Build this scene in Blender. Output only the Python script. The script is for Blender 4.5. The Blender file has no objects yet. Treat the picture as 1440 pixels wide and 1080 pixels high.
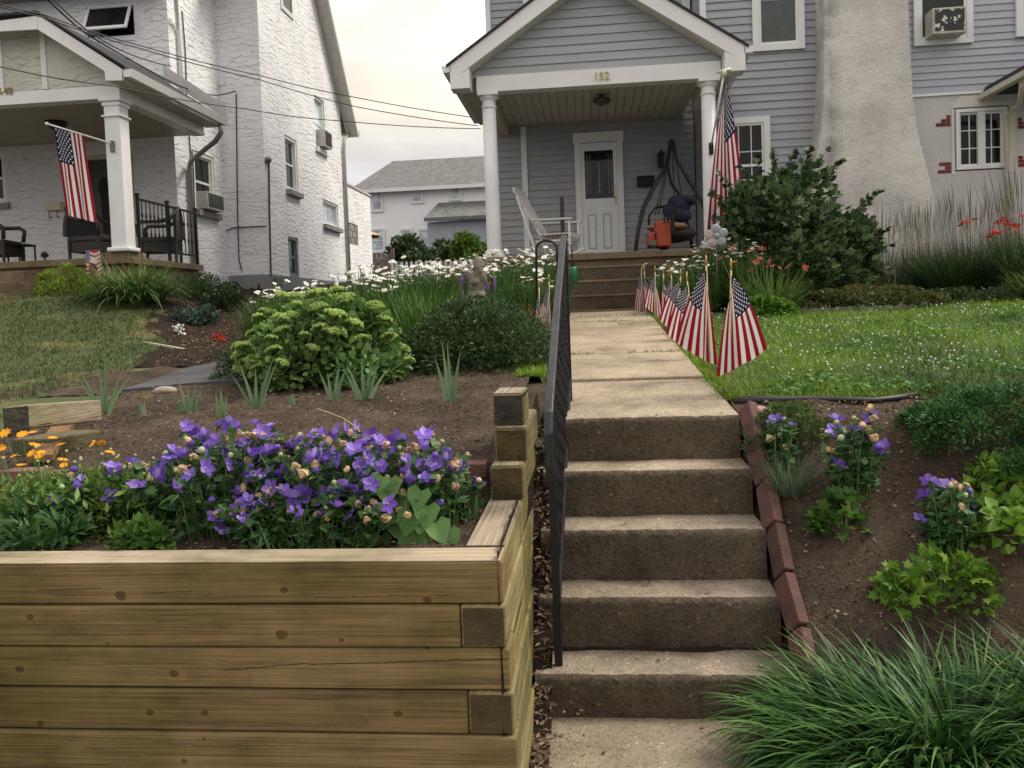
import bpy, math, random
import numpy as np
from mathutils import Vector, Matrix, noise as mnoise
rng=np.random.default_rng(7); random.seed(7)
sc=bpy.context.scene; COL=sc.collection
R_=math.radians
def S(r,g,b):
    return tuple((c/255/12.92 if c/255<=.04045 else ((c/255+.055)/1.055)**2.4) for c in (r,g,b))
# ------------------------------------------------------------ camera calibration (pixels of the 1440x1080 photo -> rays)
FPX=1130.; YAW=R_(5.56); PIT=R_(2.5); ROL=R_(2.1); CX=720.; CY=440+FPX*math.tan(PIT); CZ=1.62
_f=np.array([-math.sin(YAW)*math.cos(PIT),math.cos(YAW)*math.cos(PIT),-math.sin(PIT)])
_r0=np.array([math.cos(YAW),math.sin(YAW),0.]); _u0=np.cross(_r0,_f)
_r=_r0*math.cos(ROL)-_u0*math.sin(ROL); _u=_r0*math.sin(ROL)+_u0*math.cos(ROL); CO=np.array([0,0,CZ])
def ray(px,py): return _f+_r*((px-CX)/FPX)-_u*((py-CY)/FPX)
def aY(px,py,Y): d=ray(px,py); return CO+d*(Y/d[1])
def aX(px,py,X): d=ray(px,py); return CO+d*(X/d[0])
def aZ(px,py,z): d=ray(px,py); return CO+d*((z-CZ)/d[2])
def sst(t): t=np.clip(t,0,1); return t*t*(3-2*t)
def H(x,y):
    x=np.asarray(x,float); y=np.asarray(y,float)
    zb=np.interp(y,[0,2.49,2.5,3.34,3.4,3.5,5.5,10.9,14,25,45,200],[-.02,-.02,.80,.81,.95,.985,1.17,1.62,1.9,3.0,4.6,10])
    zl=np.interp(y,[0,2.6,4.5,5.5,5.9,9.9,11.4,16,25,45,200],[-.02,0,.35,.9,1.05,2.05,2.1,2.3,3.0,4.6,10])
    top=np.interp(y,[4.4,10.9,14,25,45,200],[1.05,1.62,1.9,3.0,4.6,10])
    y0=2.93-.35*np.clip((x-.8)/1.6,0,1)
    zr=np.minimum(np.clip(.84*(y-y0)+.015,-.02,9),top)
    zs=np.minimum(np.clip(.85*(y-2.96)-.10,-.06,9),top-.12)
    wl=sst((-4.25-x)/.6)*sst((6.3-y)/1.0); wl2=sst((-4.0-x)/2.6)
    z=zb+(zl-zb)*np.maximum(wl*.6,wl2)
    z=np.where(x>-.31,zs,z); z=np.where(x>.765,zr,z)
    z=np.where((x>-.31)&(x<.8)&(y>11),top,z)
    return z
def ground(px,py,dz=0):
    d=ray(px,py); t=1.8
    for i in range(4000):
        p=CO+d*t
        if p[2]-dz<=H(p[0],p[1]): break
        t*=1.0025
    return p
# ------------------------------------------------------------ objects
OFF={}
def link(o,parent=None):
    COL.objects.link(o)
    if parent is not None: o.parent=parent
    return o
def thing(name,label,cat,loc=(0,0,0),rz=0,group=None):
    o=bpy.data.objects.new(name,None); COL.objects.link(o); o.location=loc; o.rotation_euler=(0,0,rz); o.empty_display_size=.1
    o['label']=label; o['category']=cat
    if group: o['group']=group
    OFF[o.name]=np.array(loc,float); return o
def tag(o,label=None,cat=None,group=None,kind=None):
    for k,v in (('label',label),('category',cat),('group',group),('kind',kind)):
        if v: o[k]=v
    return o
def mesh_np(name,V,F,mats,parent=None,world=True,smooth=False,midx=None,uv=None,loc=None):
    V=np.asarray(V,np.float32).reshape(-1,3)
    off=np.zeros(3)
    if parent is not None and world: off=OFF.get(parent.name,np.zeros(3))
    if loc is not None: off=np.array(loc,float)
    V=V-off.astype(np.float32)
    me=bpy.data.meshes.new(name)
    if isinstance(F,np.ndarray):
        n,k=F.shape; me.vertices.add(len(V)); me.vertices.foreach_set('co',V.ravel())
        me.loops.add(n*k); me.loops.foreach_set('vertex_index',F.astype(np.int32).ravel())
        me.polygons.add(n); me.polygons.foreach_set('loop_start',np.arange(0,n*k,k,dtype=np.int32)); me.polygons.foreach_set('loop_total',np.full(n,k,np.int32))
    else: me.from_pydata(V.tolist(),[],F)
    if not isinstance(mats,(list,tuple)): mats=[mats]
    for m in mats: me.materials.append(m)
    if midx is not None: me.polygons.foreach_set('material_index',np.asarray(midx,np.int32))
    if smooth: me.polygons.foreach_set('use_smooth',np.ones(len(me.polygons),bool))
    if uv is not None:
        l=me.uv_layers.new(name='UVMap'); vi=np.zeros(len(me.loops),np.int32); me.loops.foreach_get('vertex_index',vi)
        l.data.foreach_set('uv',np.asarray(uv,np.float32)[vi].ravel())
    me.update(calc_edges=True); me.validate()
    o=bpy.data.objects.new(name,me)
    if loc is not None: o.location=loc
    link(o,parent); OFF[o.name]=OFF.get(parent.name,np.zeros(3)) if (parent is not None) else off
    return o
class MB:
    def __init__(s): s.v=[]; s.f=[]; s.m=[]; s.sm=0
    def add(s,vs,fs,m=0):
        b=len(s.v); s.v+= [tuple(map(float,p)) for p in vs]; s.f+=[tuple(b+i for i in f) for f in fs]; s.m+=[m]*len(fs); return s
    def box(s,x0,x1,y0,y1,z0,z1,m=0):
        return s.add([(x0,y0,z0),(x1,y0,z0),(x1,y1,z0),(x0,y1,z0),(x0,y0,z1),(x1,y0,z1),(x1,y1,z1),(x0,y1,z1)],[(3,2,1,0),(4,5,6,7),(0,1,5,4),(1,2,6,5),(2,3,7,6),(3,0,4,7)],m)
    def prism(s,poly,axis,a0,a1,m=0):
        # poly: 2d points in the two other axes (x: (y,z); y: (x,z); z: (x,y))
        def mk(p,a): return {'x':(a,p[0],p[1]),'y':(p[0],a,p[1]),'z':(p[0],p[1],a)}[axis]
        n=len(poly); vs=[mk(p,a0) for p in poly]+[mk(p,a1) for p in poly]
        fs=[tuple(range(n)),tuple(range(2*n-1,n-1,-1))]+[(i,i+n,(i+1)%n+n,(i+1)%n) for i in range(n)]
        return s.add(vs,fs,m)
    def tube(s,pts,r,seg=8,m=0,caps=True):
        pts=[np.array(p,float) for p in pts]; n=len(pts); rr=r if hasattr(r,'__len__') else [r]*n
        vs=[]; t0=None; a=None
        for i,p in enumerate(pts):
            t=pts[min(i+1,n-1)]-pts[max(i-1,0)]; t=t/(np.linalg.norm(t)+1e-9)
            if a is None:
                a=np.cross(t,(0,0,1)); 
                if np.linalg.norm(a)<.1: a=np.cross(t,(1,0,0))
            a=a-t*(a@t); a/=np.linalg.norm(a)+1e-9; b=np.cross(t,a)
            for k in range(seg):
                q=2*math.pi*k/seg; vs.append(p+(a*math.cos(q)+b*math.sin(q))*rr[i])
        fs=[(i*seg+k,i*seg+(k+1)%seg,(i+1)*seg+(k+1)%seg,(i+1)*seg+k) for i in range(n-1) for k in range(seg)]
        if caps: fs+=[tuple(range(seg-1,-1,-1)),tuple(range((n-1)*seg,n*seg))]
        return s.add(vs,fs,m)
    def bar(s,p,q,w,h,m=0,up=(0,0,1)):
        p=np.array(p,float); q=np.array(q,float); t=(q-p)/np.linalg.norm(q-p); a=np.cross(t,up); 
        if np.linalg.norm(a)<1e-3: a=np.cross(t,(0,1,0))
        a/=np.linalg.norm(a); b=np.cross(a,t); a=a*w/2; b=b*h/2
        vs=[p-a-b,p+a-b,p+a+b,p-a+b,q-a-b,q+a-b,q+a+b,q-a+b]
        return s.add(vs,[(0,1,2,3),(7,6,5,4),(1,0,4,5),(2,1,5,6),(3,2,6,7),(0,3,7,4)],m)
    def lathe(s,prof,cx=0,cy=0,z0=0,seg=20,m=0):
        n=len(prof); vs=[(cx+r*math.cos(2*math.pi*k/seg),cy+r*math.sin(2*math.pi*k/seg),z0+z) for r,z in prof for k in range(seg)]
        fs=[(i*seg+k,i*seg+(k+1)%seg,(i+1)*seg+(k+1)%seg,(i+1)*seg+k) for i in range(n-1) for k in range(seg)]
        fs+=[tuple(range(seg-1,-1,-1)),tuple(range((n-1)*seg,n*seg))]
        return s.add(vs,fs,m)
    def ell(s,c,r,seg=14,rings=9,m=0,rot=None):
        vs=[];fs=[]
        for i in range(rings+1):
            th=math.pi*i/rings
            for k in range(seg):
                q=2*math.pi*k/seg; p=np.array((r[0]*math.sin(th)*math.cos(q),r[1]*math.sin(th)*math.sin(q),r[2]*math.cos(th)))
                if rot is not None: p=rot@p
                vs.append(p+np.array(c))
        fs=[(i*seg+k,(i+1)*seg+k,(i+1)*seg+(k+1)%seg,i*seg+(k+1)%seg) for i in range(rings) for k in range(seg)]
        return s.add(vs,fs,m)
    def build(s,name,mat,parent=None,world=True,smooth=False,bevel=0,loc=None):
        o=mesh_np(name,s.v,s.f,mat,parent,world,smooth,s.m if isinstance(mat,(list,tuple)) else None,loc=loc)
        if bevel:
            b=o.modifiers.new('bevel','BEVEL'); b.width=bevel; b.segments=2; b.limit_method='ANGLE'; b.angle_limit=R_(40)
        return o
def copy_tree(o,parent=None):
    c=o.copy(); COL.objects.link(c)
    if parent is not None: c.parent=parent
    OFF[c.name]=OFF.get(o.name,np.zeros(3))
    for ch in list(o.children): copy_tree(ch,c)
    return c
# ------------------------------------------------------------ materials
def newmat(name):
    m=bpy.data.materials.new(name); m.use_nodes=True; nt=m.node_tree; nt.nodes.clear()
    out=nt.nodes.new('ShaderNodeOutputMaterial'); b=nt.nodes.new('ShaderNodeBsdfPrincipled'); nt.links.new(b.outputs[0],out.inputs[0]); return m,nt,b,out
def N(nt,t,**k):
    n=nt.nodes.new(t)
    for a,v in k.items():
        if a in n.inputs: n.inputs[a].default_value=v
        else: setattr(n,a,v)
    return n
def ramp(nt,fac,stops):
    r=nt.nodes.new('ShaderNodeValToRGB'); nt.links.new(fac,r.inputs[0]); e=r.color_ramp.elements
    while len(e)<len(stops): e.new(.5)
    for i,(p,c) in enumerate(stops):
        e[i].position=p; e[i].color=(*c,1) if len(c)==3 else c
    return r.outputs[0]
def coords(nt,scale=(1,1,1),kind='Object',rot=(0,0,0)):
    t=nt.nodes.new('ShaderNodeTexCoord'); m=nt.nodes.new('ShaderNodeMapping'); m.inputs['Scale'].default_value=scale; m.inputs['Rotation'].default_value=rot
    nt.links.new(t.outputs[kind],m.inputs[0]); return m.outputs[0]
def mixc(nt,fac,a,b,mode='MIX'):
    n=nt.nodes.new('ShaderNodeMix'); n.data_type='RGBA'; n.blend_type=mode
    for i,v in ((0,fac),(6,a),(7,b)):
        if hasattr(v,'links'): nt.links.new(v,n.inputs[i])
        else: n.inputs[i].default_value=v if i==0 else (*v,1)
    return n.outputs[2]
def mth(nt,op,a,b=None,c=None):
    n=nt.nodes.new('ShaderNodeMath'); n.operation=op
    for i,v in enumerate((a,b,c)):
        if v is None: continue
        if hasattr(v,'links'): nt.links.new(v,n.inputs[i])
        else: n.inputs[i].default_value=v
    return n.outputs[0]
def bump(nt,b,h,strength,dist):
    n=nt.nodes.new('ShaderNodeBump'); n.inputs['Strength'].default_value=strength; n.inputs['Distance'].default_value=dist
    nt.links.new(h,n.inputs['Height']); nt.links.new(n.outputs[0],b.inputs['Normal']); return n
def otint(nt,c,lo=.8,hi=1.15):
    oi=nt.nodes.new('ShaderNodeObjectInfo'); return mixc(nt,1.,c,ramp(nt,oi.outputs['Random'],[(0,(lo,lo,lo)),(.5,(1,.98,.96)),(1,(hi,hi,hi))]),'MULTIPLY')
def M(name,c1,c2=None,rough=.7,sc_=6,stretch=(1,1,1),bmp=0,bsc=40,metal=0,spec=.5,lo=.35,hi=.65,detail=6,ot=None):
    m,nt,b,o=newmat(name); b.inputs['Roughness'].default_value=rough; b.inputs['Metallic'].default_value=metal; b.inputs['Specular IOR Level'].default_value=spec
    if c2 is None: c2=tuple(x*.85 for x in c1)
    co=coords(nt,stretch); n=N(nt,'ShaderNodeTexNoise',Scale=sc_,Detail=detail,Roughness=.6); nt.links.new(co,n.inputs['Vector'])
    c=ramp(nt,n.outputs[0],[(lo,c1),(hi,c2)])
    if ot: c=otint(nt,c,*ot)
    nt.links.new(c,b.inputs['Base Color'])
    if bmp:
        n2=N(nt,'ShaderNodeTexNoise',Scale=bsc,Detail=5); nt.links.new(co,n2.inputs['Vector']); bump(nt,b,n2.outputs[0],bmp,.02)
    return m
def leafmat(name,cols,rough=.5,trans=.25,patch=None,spec=.3,ot=None):
    m,nt,b,o=newmat(name); g=nt.nodes.new('ShaderNodeNewGeometry')
    c=ramp(nt,g.outputs['Random Per Island'],[(i/(len(cols)-1),x) for i,x in enumerate(cols)])
    if ot: c=otint(nt,c,*ot)
    if patch:
        n=N(nt,'ShaderNodeTexNoise',Scale=patch[1],Detail=4); nt.links.new(coords(nt),n.inputs['Vector'])
        f=ramp(nt,n.outputs[0],[(patch[2],(0,0,0)),(patch[3],(1,1,1))]); c=mixc(nt,f,c,patch[0])
    nt.links.new(c,b.inputs['Base Color']); b.inputs['Roughness'].default_value=rough; b.inputs['Specular IOR Level'].default_value=spec
    t=nt.nodes.new('ShaderNodeBsdfTranslucent'); nt.links.new(c,t.inputs[0]); mx=nt.nodes.new('ShaderNodeMixShader'); mx.inputs[0].default_value=trans
    nt.links.new(b.outputs[0],mx.inputs[1]); nt.links.new(t.outputs[0],mx.inputs[2]); nt.links.new(mx.outputs[0],o.inputs[0]); return m
def stucco(name,c1,c2,ledge=True,bs=1.0,stain=False,crack_shade=(.62,.62,.63)):
    m,nt,b,o=newmat(name); b.inputs['Roughness'].default_value=.75; b.inputs['Specular IOR Level'].default_value=.25
    co=coords(nt); nz=N(nt,'ShaderNodeTexNoise',Scale=1.1,Detail=7); nt.links.new(co,nz.inputs['Vector'])
    c=ramp(nt,nz.outputs[0],[(.35,c1),(.68,c2)])
    # warp coordinates
    wn=N(nt,'ShaderNodeTexNoise',Scale=3.0,Detail=3); nt.links.new(co,wn.inputs['Vector'])
    add=nt.nodes.new('ShaderNodeVectorMath'); add.operation='MULTIPLY_ADD'; nt.links.new(wn.outputs['Color'],add.inputs[0]); add.inputs[1].default_value=(.28,.28,.14); nt.links.new(co,add.inputs[2])
    fn=N(nt,'ShaderNodeTexNoise',Scale=38,Detail=6,Roughness=.65); nt.links.new(co,fn.inputs['Vector'])
    if ledge:
        mp=nt.nodes.new('ShaderNodeMapping'); mp.inputs['Scale'].default_value=(2.9,2.9,8.0); nt.links.new(add.outputs[0],mp.inputs[0])
        v=N(nt,'ShaderNodeTexVoronoi',Scale=1.25); v.feature='DISTANCE_TO_EDGE'; nt.links.new(mp.outputs[0],v.inputs['Vector'])
        # each stone tilts out at its lower edge: sawtooth in z
        v2=N(nt,'ShaderNodeTexVoronoi',Scale=1.25); nt.links.new(mp.outputs[0],v2.inputs['Vector'])
        sep=nt.nodes.new('ShaderNodeSeparateXYZ'); sub=nt.nodes.new('ShaderNodeVectorMath'); sub.operation='SUBTRACT'
        nt.links.new(mp.outputs[0],sub.inputs[0]); mul=nt.nodes.new('ShaderNodeVectorMath'); mul.operation='SCALE'; mul.inputs['Scale'].default_value=1.0
        nt.links.new(v2.outputs['Position'],mul.inputs[0]); nt.links.new(mul.outputs[0],sub.inputs[1]); nt.links.new(sub.outputs[0],sep.inputs[0])
        saw=mth(nt,'MULTIPLY',sep.outputs[2],-.45)
        brk=N(nt,'ShaderNodeTexNoise',Scale=2.1,Detail=2); nt.links.new(co,brk.inputs['Vector'])
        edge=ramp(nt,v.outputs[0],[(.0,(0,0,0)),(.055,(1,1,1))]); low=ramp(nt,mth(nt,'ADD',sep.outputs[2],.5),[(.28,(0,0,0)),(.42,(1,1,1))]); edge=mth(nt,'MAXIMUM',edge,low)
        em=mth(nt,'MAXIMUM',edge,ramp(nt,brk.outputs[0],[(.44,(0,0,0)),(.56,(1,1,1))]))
        sn3=N(nt,'ShaderNodeTexNoise',Scale=1.,Detail=4,Roughness=.6); mp3=nt.nodes.new('ShaderNodeMapping'); mp3.inputs['Scale'].default_value=(5,5,17); nt.links.new(add.outputs[0],mp3.inputs[0]); nt.links.new(mp3.outputs[0],sn3.inputs['Vector'])
        hgt=mth(nt,'ADD',mth(nt,'ADD',mth(nt,'ADD',saw,mth(nt,'MULTIPLY',sn3.outputs[0],.55)),mth(nt,'MULTIPLY',em,.22)),mth(nt,'MULTIPLY',fn.outputs[0],.22))
        bump(nt,b,hgt,bs,.05)
        c=mixc(nt,em,mixc(nt,1.0,c,crack_shade,'MULTIPLY'),c)  # cracks and lower stone edges darkened in colour, standing in for relief shade
    else:
        big=N(nt,'ShaderNodeTexNoise',Scale=7,Detail=5,Roughness=.6); nt.links.new(add.outputs[0],big.inputs['Vector'])
        bump(nt,b,mth(nt,'ADD',big.outputs[0],mth(nt,'MULTIPLY',fn.outputs[0],.5)),bs,.03)
    if stain:
        sx=nt.nodes.new('ShaderNodeSeparateXYZ'); nt.links.new(co,sx.inputs[0]); sn=N(nt,'ShaderNodeTexNoise',Scale=2.3,Detail=6); nt.links.new(co,sn.inputs['Vector'])
        band=mth(nt,'MULTIPLY',mth(nt,'LESS_THAN',mth(nt,'ABSOLUTE',mth(nt,'SUBTRACT',sx.outputs[0],3.66)),.6),mth(nt,'MAXIMUM',mth(nt,'SUBTRACT',1.,mth(nt,'MULTIPLY',mth(nt,'ABSOLUTE',mth(nt,'SUBTRACT',sx.outputs[0],3.66)),5.5)),0.))
        f=mth(nt,'MULTIPLY',band,ramp(nt,sn.outputs[0],[(.34,(0,0,0)),(.56,(1,1,1))])); f2=ramp(nt,mth(nt,'ADD',fn.outputs[0],mth(nt,'MULTIPLY',sn.outputs[0],.9)),[(.30,(0,0,0)),(1.08,(0,0,0)),(1.22,(.3,.3,.3))])
        c=mixc(nt,mth(nt,'MULTIPLY',f,.6),c,(.13,.125,.12)); c=mixc(nt,f2,c,(.3,.29,.28))
    nt.links.new(c,b.inputs['Base Color']); return m
def glass(name,col=(.012,.014,.014)):
    m,nt,b,o=newmat(name); n=N(nt,'ShaderNodeTexNoise',Scale=1.7,Detail=2); nt.links.new(coords(nt),n.inputs['Vector'])
    nt.links.new(ramp(nt,n.outputs[0],[(.4,col),(.65,tuple(x*2.2 for x in col))]),b.inputs['Base Color'])
    b.inputs['Roughness'].default_value=.05; b.inputs['Specular IOR Level'].default_value=.3
    bump(nt,b,n.outputs[0],.03,.05); return m
def wood(name,ax,base,dark,end=False,knots=True,light=None,kn=(),cr_=()):
    m,nt,b,o=newmat(name); b.inputs['Roughness'].default_value=.85; b.inputs['Specular IOR Level'].default_value=.2
    st={'x':(.7,34,34),'y':(34,.7,34),'z':(34,34,.7)}[ax]
    co=coords(nt,st); n=N(nt,'ShaderNodeTexNoise',Scale=2.2,Detail=9,Roughness=.62,Distortion=.6); nt.links.new(co,n.inputs['Vector'])
    c=ramp(nt,n.outputs[0],[(.3,dark),(.48,base),(.75,tuple(min(1,x*1.25) for x in base))])
    co1=coords(nt); n1=N(nt,'ShaderNodeTexNoise',Scale=1.6,Detail=4); nt.links.new(co1,n1.inputs['Vector'])
    c=mixc(nt,ramp(nt,n1.outputs[0],[(.44,(0,0,0)),(.66,(.85,.85,.85))]),c,mixc(nt,1.,c,(.55,.64,.42),'MULTIPLY')); n7=N(nt,'ShaderNodeTexNoise',Scale=3.1,Detail=7,Roughness=.7); nt.links.new(coords(nt,{'x':(.8,1,2.2),'y':(1,.8,2.2),'z':(1,1,1)}[ax]),n7.inputs['Vector']); c=mixc(nt,1.,c,ramp(nt,n7.outputs[0],[(.33,(.62,.62,.6)),(.5,(1,1,1)),(.7,(1.18,1.15,1.08))]),'MULTIPLY')
    # long cracks
    st2={'x':(.55,30,30),'y':(30,.55,30),'z':(30,30,.55)}[ax]
    n3=N(nt,'ShaderNodeTexNoise',Scale=1.0,Detail=3,Distortion=.3); nt.links.new(coords(nt,st2),n3.inputs['Vector'])
    cr=ramp(nt,n3.outputs[0],[(.285,(0,0,0)),(.315,(1,1,1))]); c=mixc(nt,cr,tuple(x*.3 for x in dark),c)
    if knots:
        st3={'x':(2.1,3.4,3.4),'y':(3.4,2.1,3.4),'z':(3.4,3.4,2.1)}[ax]
        v=N(nt,'ShaderNodeTexVoronoi',Scale=1.0,Randomness=1.); nt.links.new(coords(nt,st3),v.inputs['Vector'])
        k=ramp(nt,v.outputs['Distance'],[(.04,(0,0,0)),(.062,(.75,.75,.75)),(.075,(.35,.35,.35)),(.11,(1,1,1))]); c=mixc(nt,k,tuple(x*.4 for x in dark),c)
    fst={'x':(2.2,190,190),'y':(190,2.2,190),'z':(190,190,2.2)}[ax]; fg=N(nt,'ShaderNodeTexNoise',Scale=1.,Detail=4); nt.links.new(coords(nt,fst),fg.inputs['Vector'])
    c=mixc(nt,.55,c,mixc(nt,1.,c,ramp(nt,fg.outputs[0],[(.36,(.62,.6,.56)),(.6,(1.15,1.15,1.15))]),'MULTIPLY'))
    if kn:
        tc=nt.nodes.new('ShaderNodeTexCoord'); sp=nt.nodes.new('ShaderNodeSeparateXYZ'); nt.links.new(tc.outputs['Object'],sp.inputs[0]); wn=N(nt,'ShaderNodeTexNoise',Scale=30,Detail=2); nt.links.new(tc.outputs['Object'],wn.inputs['Vector']); D=None
        for kx,kz,kr in kn:
            dx=mth(nt,'MULTIPLY',mth(nt,'SUBTRACT',sp.outputs[0],kx),.8/kr); dz=mth(nt,'MULTIPLY',mth(nt,'SUBTRACT',sp.outputs[2],kz),1.05/kr)
            d=mth(nt,'SQRT',mth(nt,'ADD',mth(nt,'MULTIPLY',dx,dx),mth(nt,'MULTIPLY',dz,dz))); D=d if D is None else mth(nt,'MINIMUM',D,d)
        D=mth(nt,'ADD',D,mth(nt,'MULTIPLY',mth(nt,'SUBTRACT',wn.outputs[0],.5),.9))
        k=ramp(nt,mth(nt,'MULTIPLY',D,.25),[(.0,(.38,.33,.28)),(.1,(.62,.54,.45)),(.17,(.48,.42,.36)),(.23,(.6,.55,.48)),(.29,(1.12,1.1,1.04)),(.5,(1.06,1.05,1.02)),(.95,(1,1,1))]); c=mixc(nt,1.,c,k,'MULTIPLY')
        for x0,z0,x1,z1,w_ in cr_:
            sl=(z1-z0)/(x1-x0); e=mth(nt,'ABSOLUTE',mth(nt,'SUBTRACT',mth(nt,'ADD',sp.outputs[2],mth(nt,'MULTIPLY',mth(nt,'SUBTRACT',wn.outputs[0],.5),.012)),mth(nt,'ADD',mth(nt,'MULTIPLY',sp.outputs[0],sl),z0-sl*x0)))
            g=mth(nt,'MULTIPLY',mth(nt,'LESS_THAN',e,w_),mth(nt,'MULTIPLY',mth(nt,'GREATER_THAN',sp.outputs[0],x0),mth(nt,'LESS_THAN',sp.outputs[0],x1))); c=mixc(nt,g,c,tuple(x*.22 for x in dark))
    c=otint(nt,c,.84,1.12)
    nt.links.new(c,b.inputs['Base Color']); bump(nt,b,mth(nt,'ADD',mth(nt,'MULTIPLY',n.outputs[0],cr),mth(nt,'MULTIPLY',fg.outputs[0],.4)),.4,.008); return m
def concrete(name,c1,c2,speck=.5,bs=.5,vs=95):
    m,nt,b,o=newmat(name); b.inputs['Roughness'].default_value=.9; b.inputs['Specular IOR Level'].default_value=.15
    co=coords(nt); n=N(nt,'ShaderNodeTexNoise',Scale=3.2,Detail=9,Roughness=.65); nt.links.new(co,n.inputs['Vector'])
    c=ramp(nt,n.outputs[0],[(.32,c1),(.68,c2)])
    v=N(nt,'ShaderNodeTexVoronoi',Scale=vs); nt.links.new(co,v.inputs['Vector'])
    g=ramp(nt,v.outputs['Color'],[(.0,(.45,.45,.45)),(.5,(1,1,1)),(.9,(1.05,1.05,1.0)),(.94,(2.0,1.9,1.7))])
    c=mixc(nt,speck,c,mixc(nt,1.,c,g,'MULTIPLY')); ns=N(nt,'ShaderNodeTexNoise',Scale=.9,Detail=6,Roughness=.7,Distortion=.4); nt.links.new(co,ns.inputs['Vector']); c=mixc(nt,1.,c,ramp(nt,ns.outputs[0],[(.36,(.72,.72,.70)),(.5,(1,1,1)),(.66,(1.14,1.12,1.08))]),'MULTIPLY'); c=otint(nt,c,.9,1.08)
    n2=N(nt,'ShaderNodeTexNoise',Scale=120,Detail=4,Roughness=.7); nt.links.new(co,n2.inputs['Vector'])
    bump(nt,b,mth(nt,'ADD',n2.outputs[0],mth(nt,'MULTIPLY',v.outputs[0],.7)),bs,.012); nt.links.new(c,b.inputs['Base Color']); return m
def flagmat(name,dull=1.):
    m,nt,b,o=newmat(name); b.inputs['Roughness'].default_value=.75; b.inputs['Specular IOR Level'].default_value=.2
    t=nt.nodes.new('ShaderNodeTexCoord'); s=nt.nodes.new('ShaderNodeSeparateXYZ'); nt.links.new(t.outputs['UV'],s.inputs[0]); u,v=s.outputs[0],s.outputs[1]
    st=mth(nt,'MODULO',mth(nt,'FLOOR',mth(nt,'MULTIPLY',v,12.999)),2.)
    red=S(150,22,38); wh=(.78,.76,.74); bl=S(22,26,60)
    c=mixc(nt,st,red,wh)
    can=mth(nt,'MULTIPLY',mth(nt,'LESS_THAN',u,.4),mth(nt,'LESS_THAN',v,7/13))
    a=mth(nt,'MULTIPLY',u,12/.4); bb=mth(nt,'MULTIPLY',v,10*13/7); ra=mth(nt,'ROUND',a); rb=mth(nt,'ROUND',bb)
    ev=mth(nt,'LESS_THAN',mth(nt,'MODULO',mth(nt,'ADD',ra,rb),2.),.5)
    da=mth(nt,'SUBTRACT',a,ra); db=mth(nt,'SUBTRACT',bb,rb)
    ang=mth(nt,'ARCTAN2',da,db); rad=mth(nt,'SQRT',mth(nt,'ADD',mth(nt,'MULTIPLY',da,da),mth(nt,'MULTIPLY',db,db)))
    lim=mth(nt,'ADD',.36,mth(nt,'MULTIPLY',.13,mth(nt,'COSINE',mth(nt,'MULTIPLY',ang,5.))))
    star=mth(nt,'MULTIPLY',mth(nt,'LESS_THAN',rad,lim),ev)
    inn=mth(nt,'MULTIPLY',mth(nt,'MULTIPLY',mth(nt,'GREATER_THAN',ra,.5),mth(nt,'LESS_THAN',ra,11.5)),mth(nt,'MULTIPLY',mth(nt,'GREATER_THAN',rb,.5),mth(nt,'LESS_THAN',rb,9.5)))
    cc=mixc(nt,mth(nt,'MULTIPLY',star,inn),bl,wh); c=mixc(nt,can,c,cc)
    nt.links.new(c,b.inputs['Base Color']); tr=nt.nodes.new('ShaderNodeBsdfTranslucent'); nt.links.new(c,tr.inputs[0]); mx=nt.nodes.new('ShaderNodeMixShader'); mx.inputs[0].default_value=.3
    nt.links.new(b.outputs[0],mx.inputs[1]); nt.links.new(tr.outputs[0],mx.inputs[2]); nt.links.new(mx.outputs[0],o.inputs[0]); return m
# palette
white=M('white_paint',(.80,.80,.80),(.72,.72,.71),rough=.45,sc_=2); trim=M('white_trim',(.80,.80,.79),(.72,.72,.70),rough=.4,sc_=1.3)
vinyl=M('gray_siding',S(164,167,171),S(151,154,159),rough=.5,sc_=3,stretch=(.4,.4,6)); vinyl2=M('pale_gray_siding',S(176,178,186),S(164,167,176),rough=.5,sc_=3,stretch=(.4,.4,6))
soff=M('porch_soffit',S(205,203,192),S(190,188,175),rough=.6)
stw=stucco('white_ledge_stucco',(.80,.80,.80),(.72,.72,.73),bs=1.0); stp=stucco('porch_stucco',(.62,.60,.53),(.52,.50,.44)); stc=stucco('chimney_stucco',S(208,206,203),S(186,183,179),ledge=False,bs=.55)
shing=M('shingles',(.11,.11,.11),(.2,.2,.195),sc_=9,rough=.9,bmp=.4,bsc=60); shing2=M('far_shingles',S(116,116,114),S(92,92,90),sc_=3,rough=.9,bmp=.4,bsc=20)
darksh=M('dark_roof_edge',(.025,.025,.028),rough=.8)
gl=glass('window_glass'); gls=glass('sky_glass',(.2,.27,.28)); gld=glass('dark_glass',(.006,.007,.007)); gll=glass('pale_glass',(.32,.38,.42))
blk=M('black_iron',(.010,.010,.011),(.017,.017,.018),rough=.5,bmp=.1,spec=.25); wick=M('dark_wicker',(.02,.017,.015),(.035,.03,.026),rough=.6,sc_=60,bmp=.4,bsc=90)
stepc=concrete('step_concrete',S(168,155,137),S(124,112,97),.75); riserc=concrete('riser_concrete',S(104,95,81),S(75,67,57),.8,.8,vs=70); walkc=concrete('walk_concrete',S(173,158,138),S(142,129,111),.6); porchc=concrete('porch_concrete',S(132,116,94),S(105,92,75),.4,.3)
sidew=concrete('sidewalk_concrete',S(150,138,120),S(120,108,92),.7)
_K=[(167,839,.020),(398,831,.014),(42,868,.014),(395,892,.020),(25,942,.016),(243,948,.016),(58,1017,.012),(211,1001,.014),(289,1002,.014),(262,1068,.012),(600,845,.014),(600,912,.01),(560,1003,.014),(151,905,.006),(289,1037,.007),(480,900,.009),(-160,830,.018),(-250,960,.018)]
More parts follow.
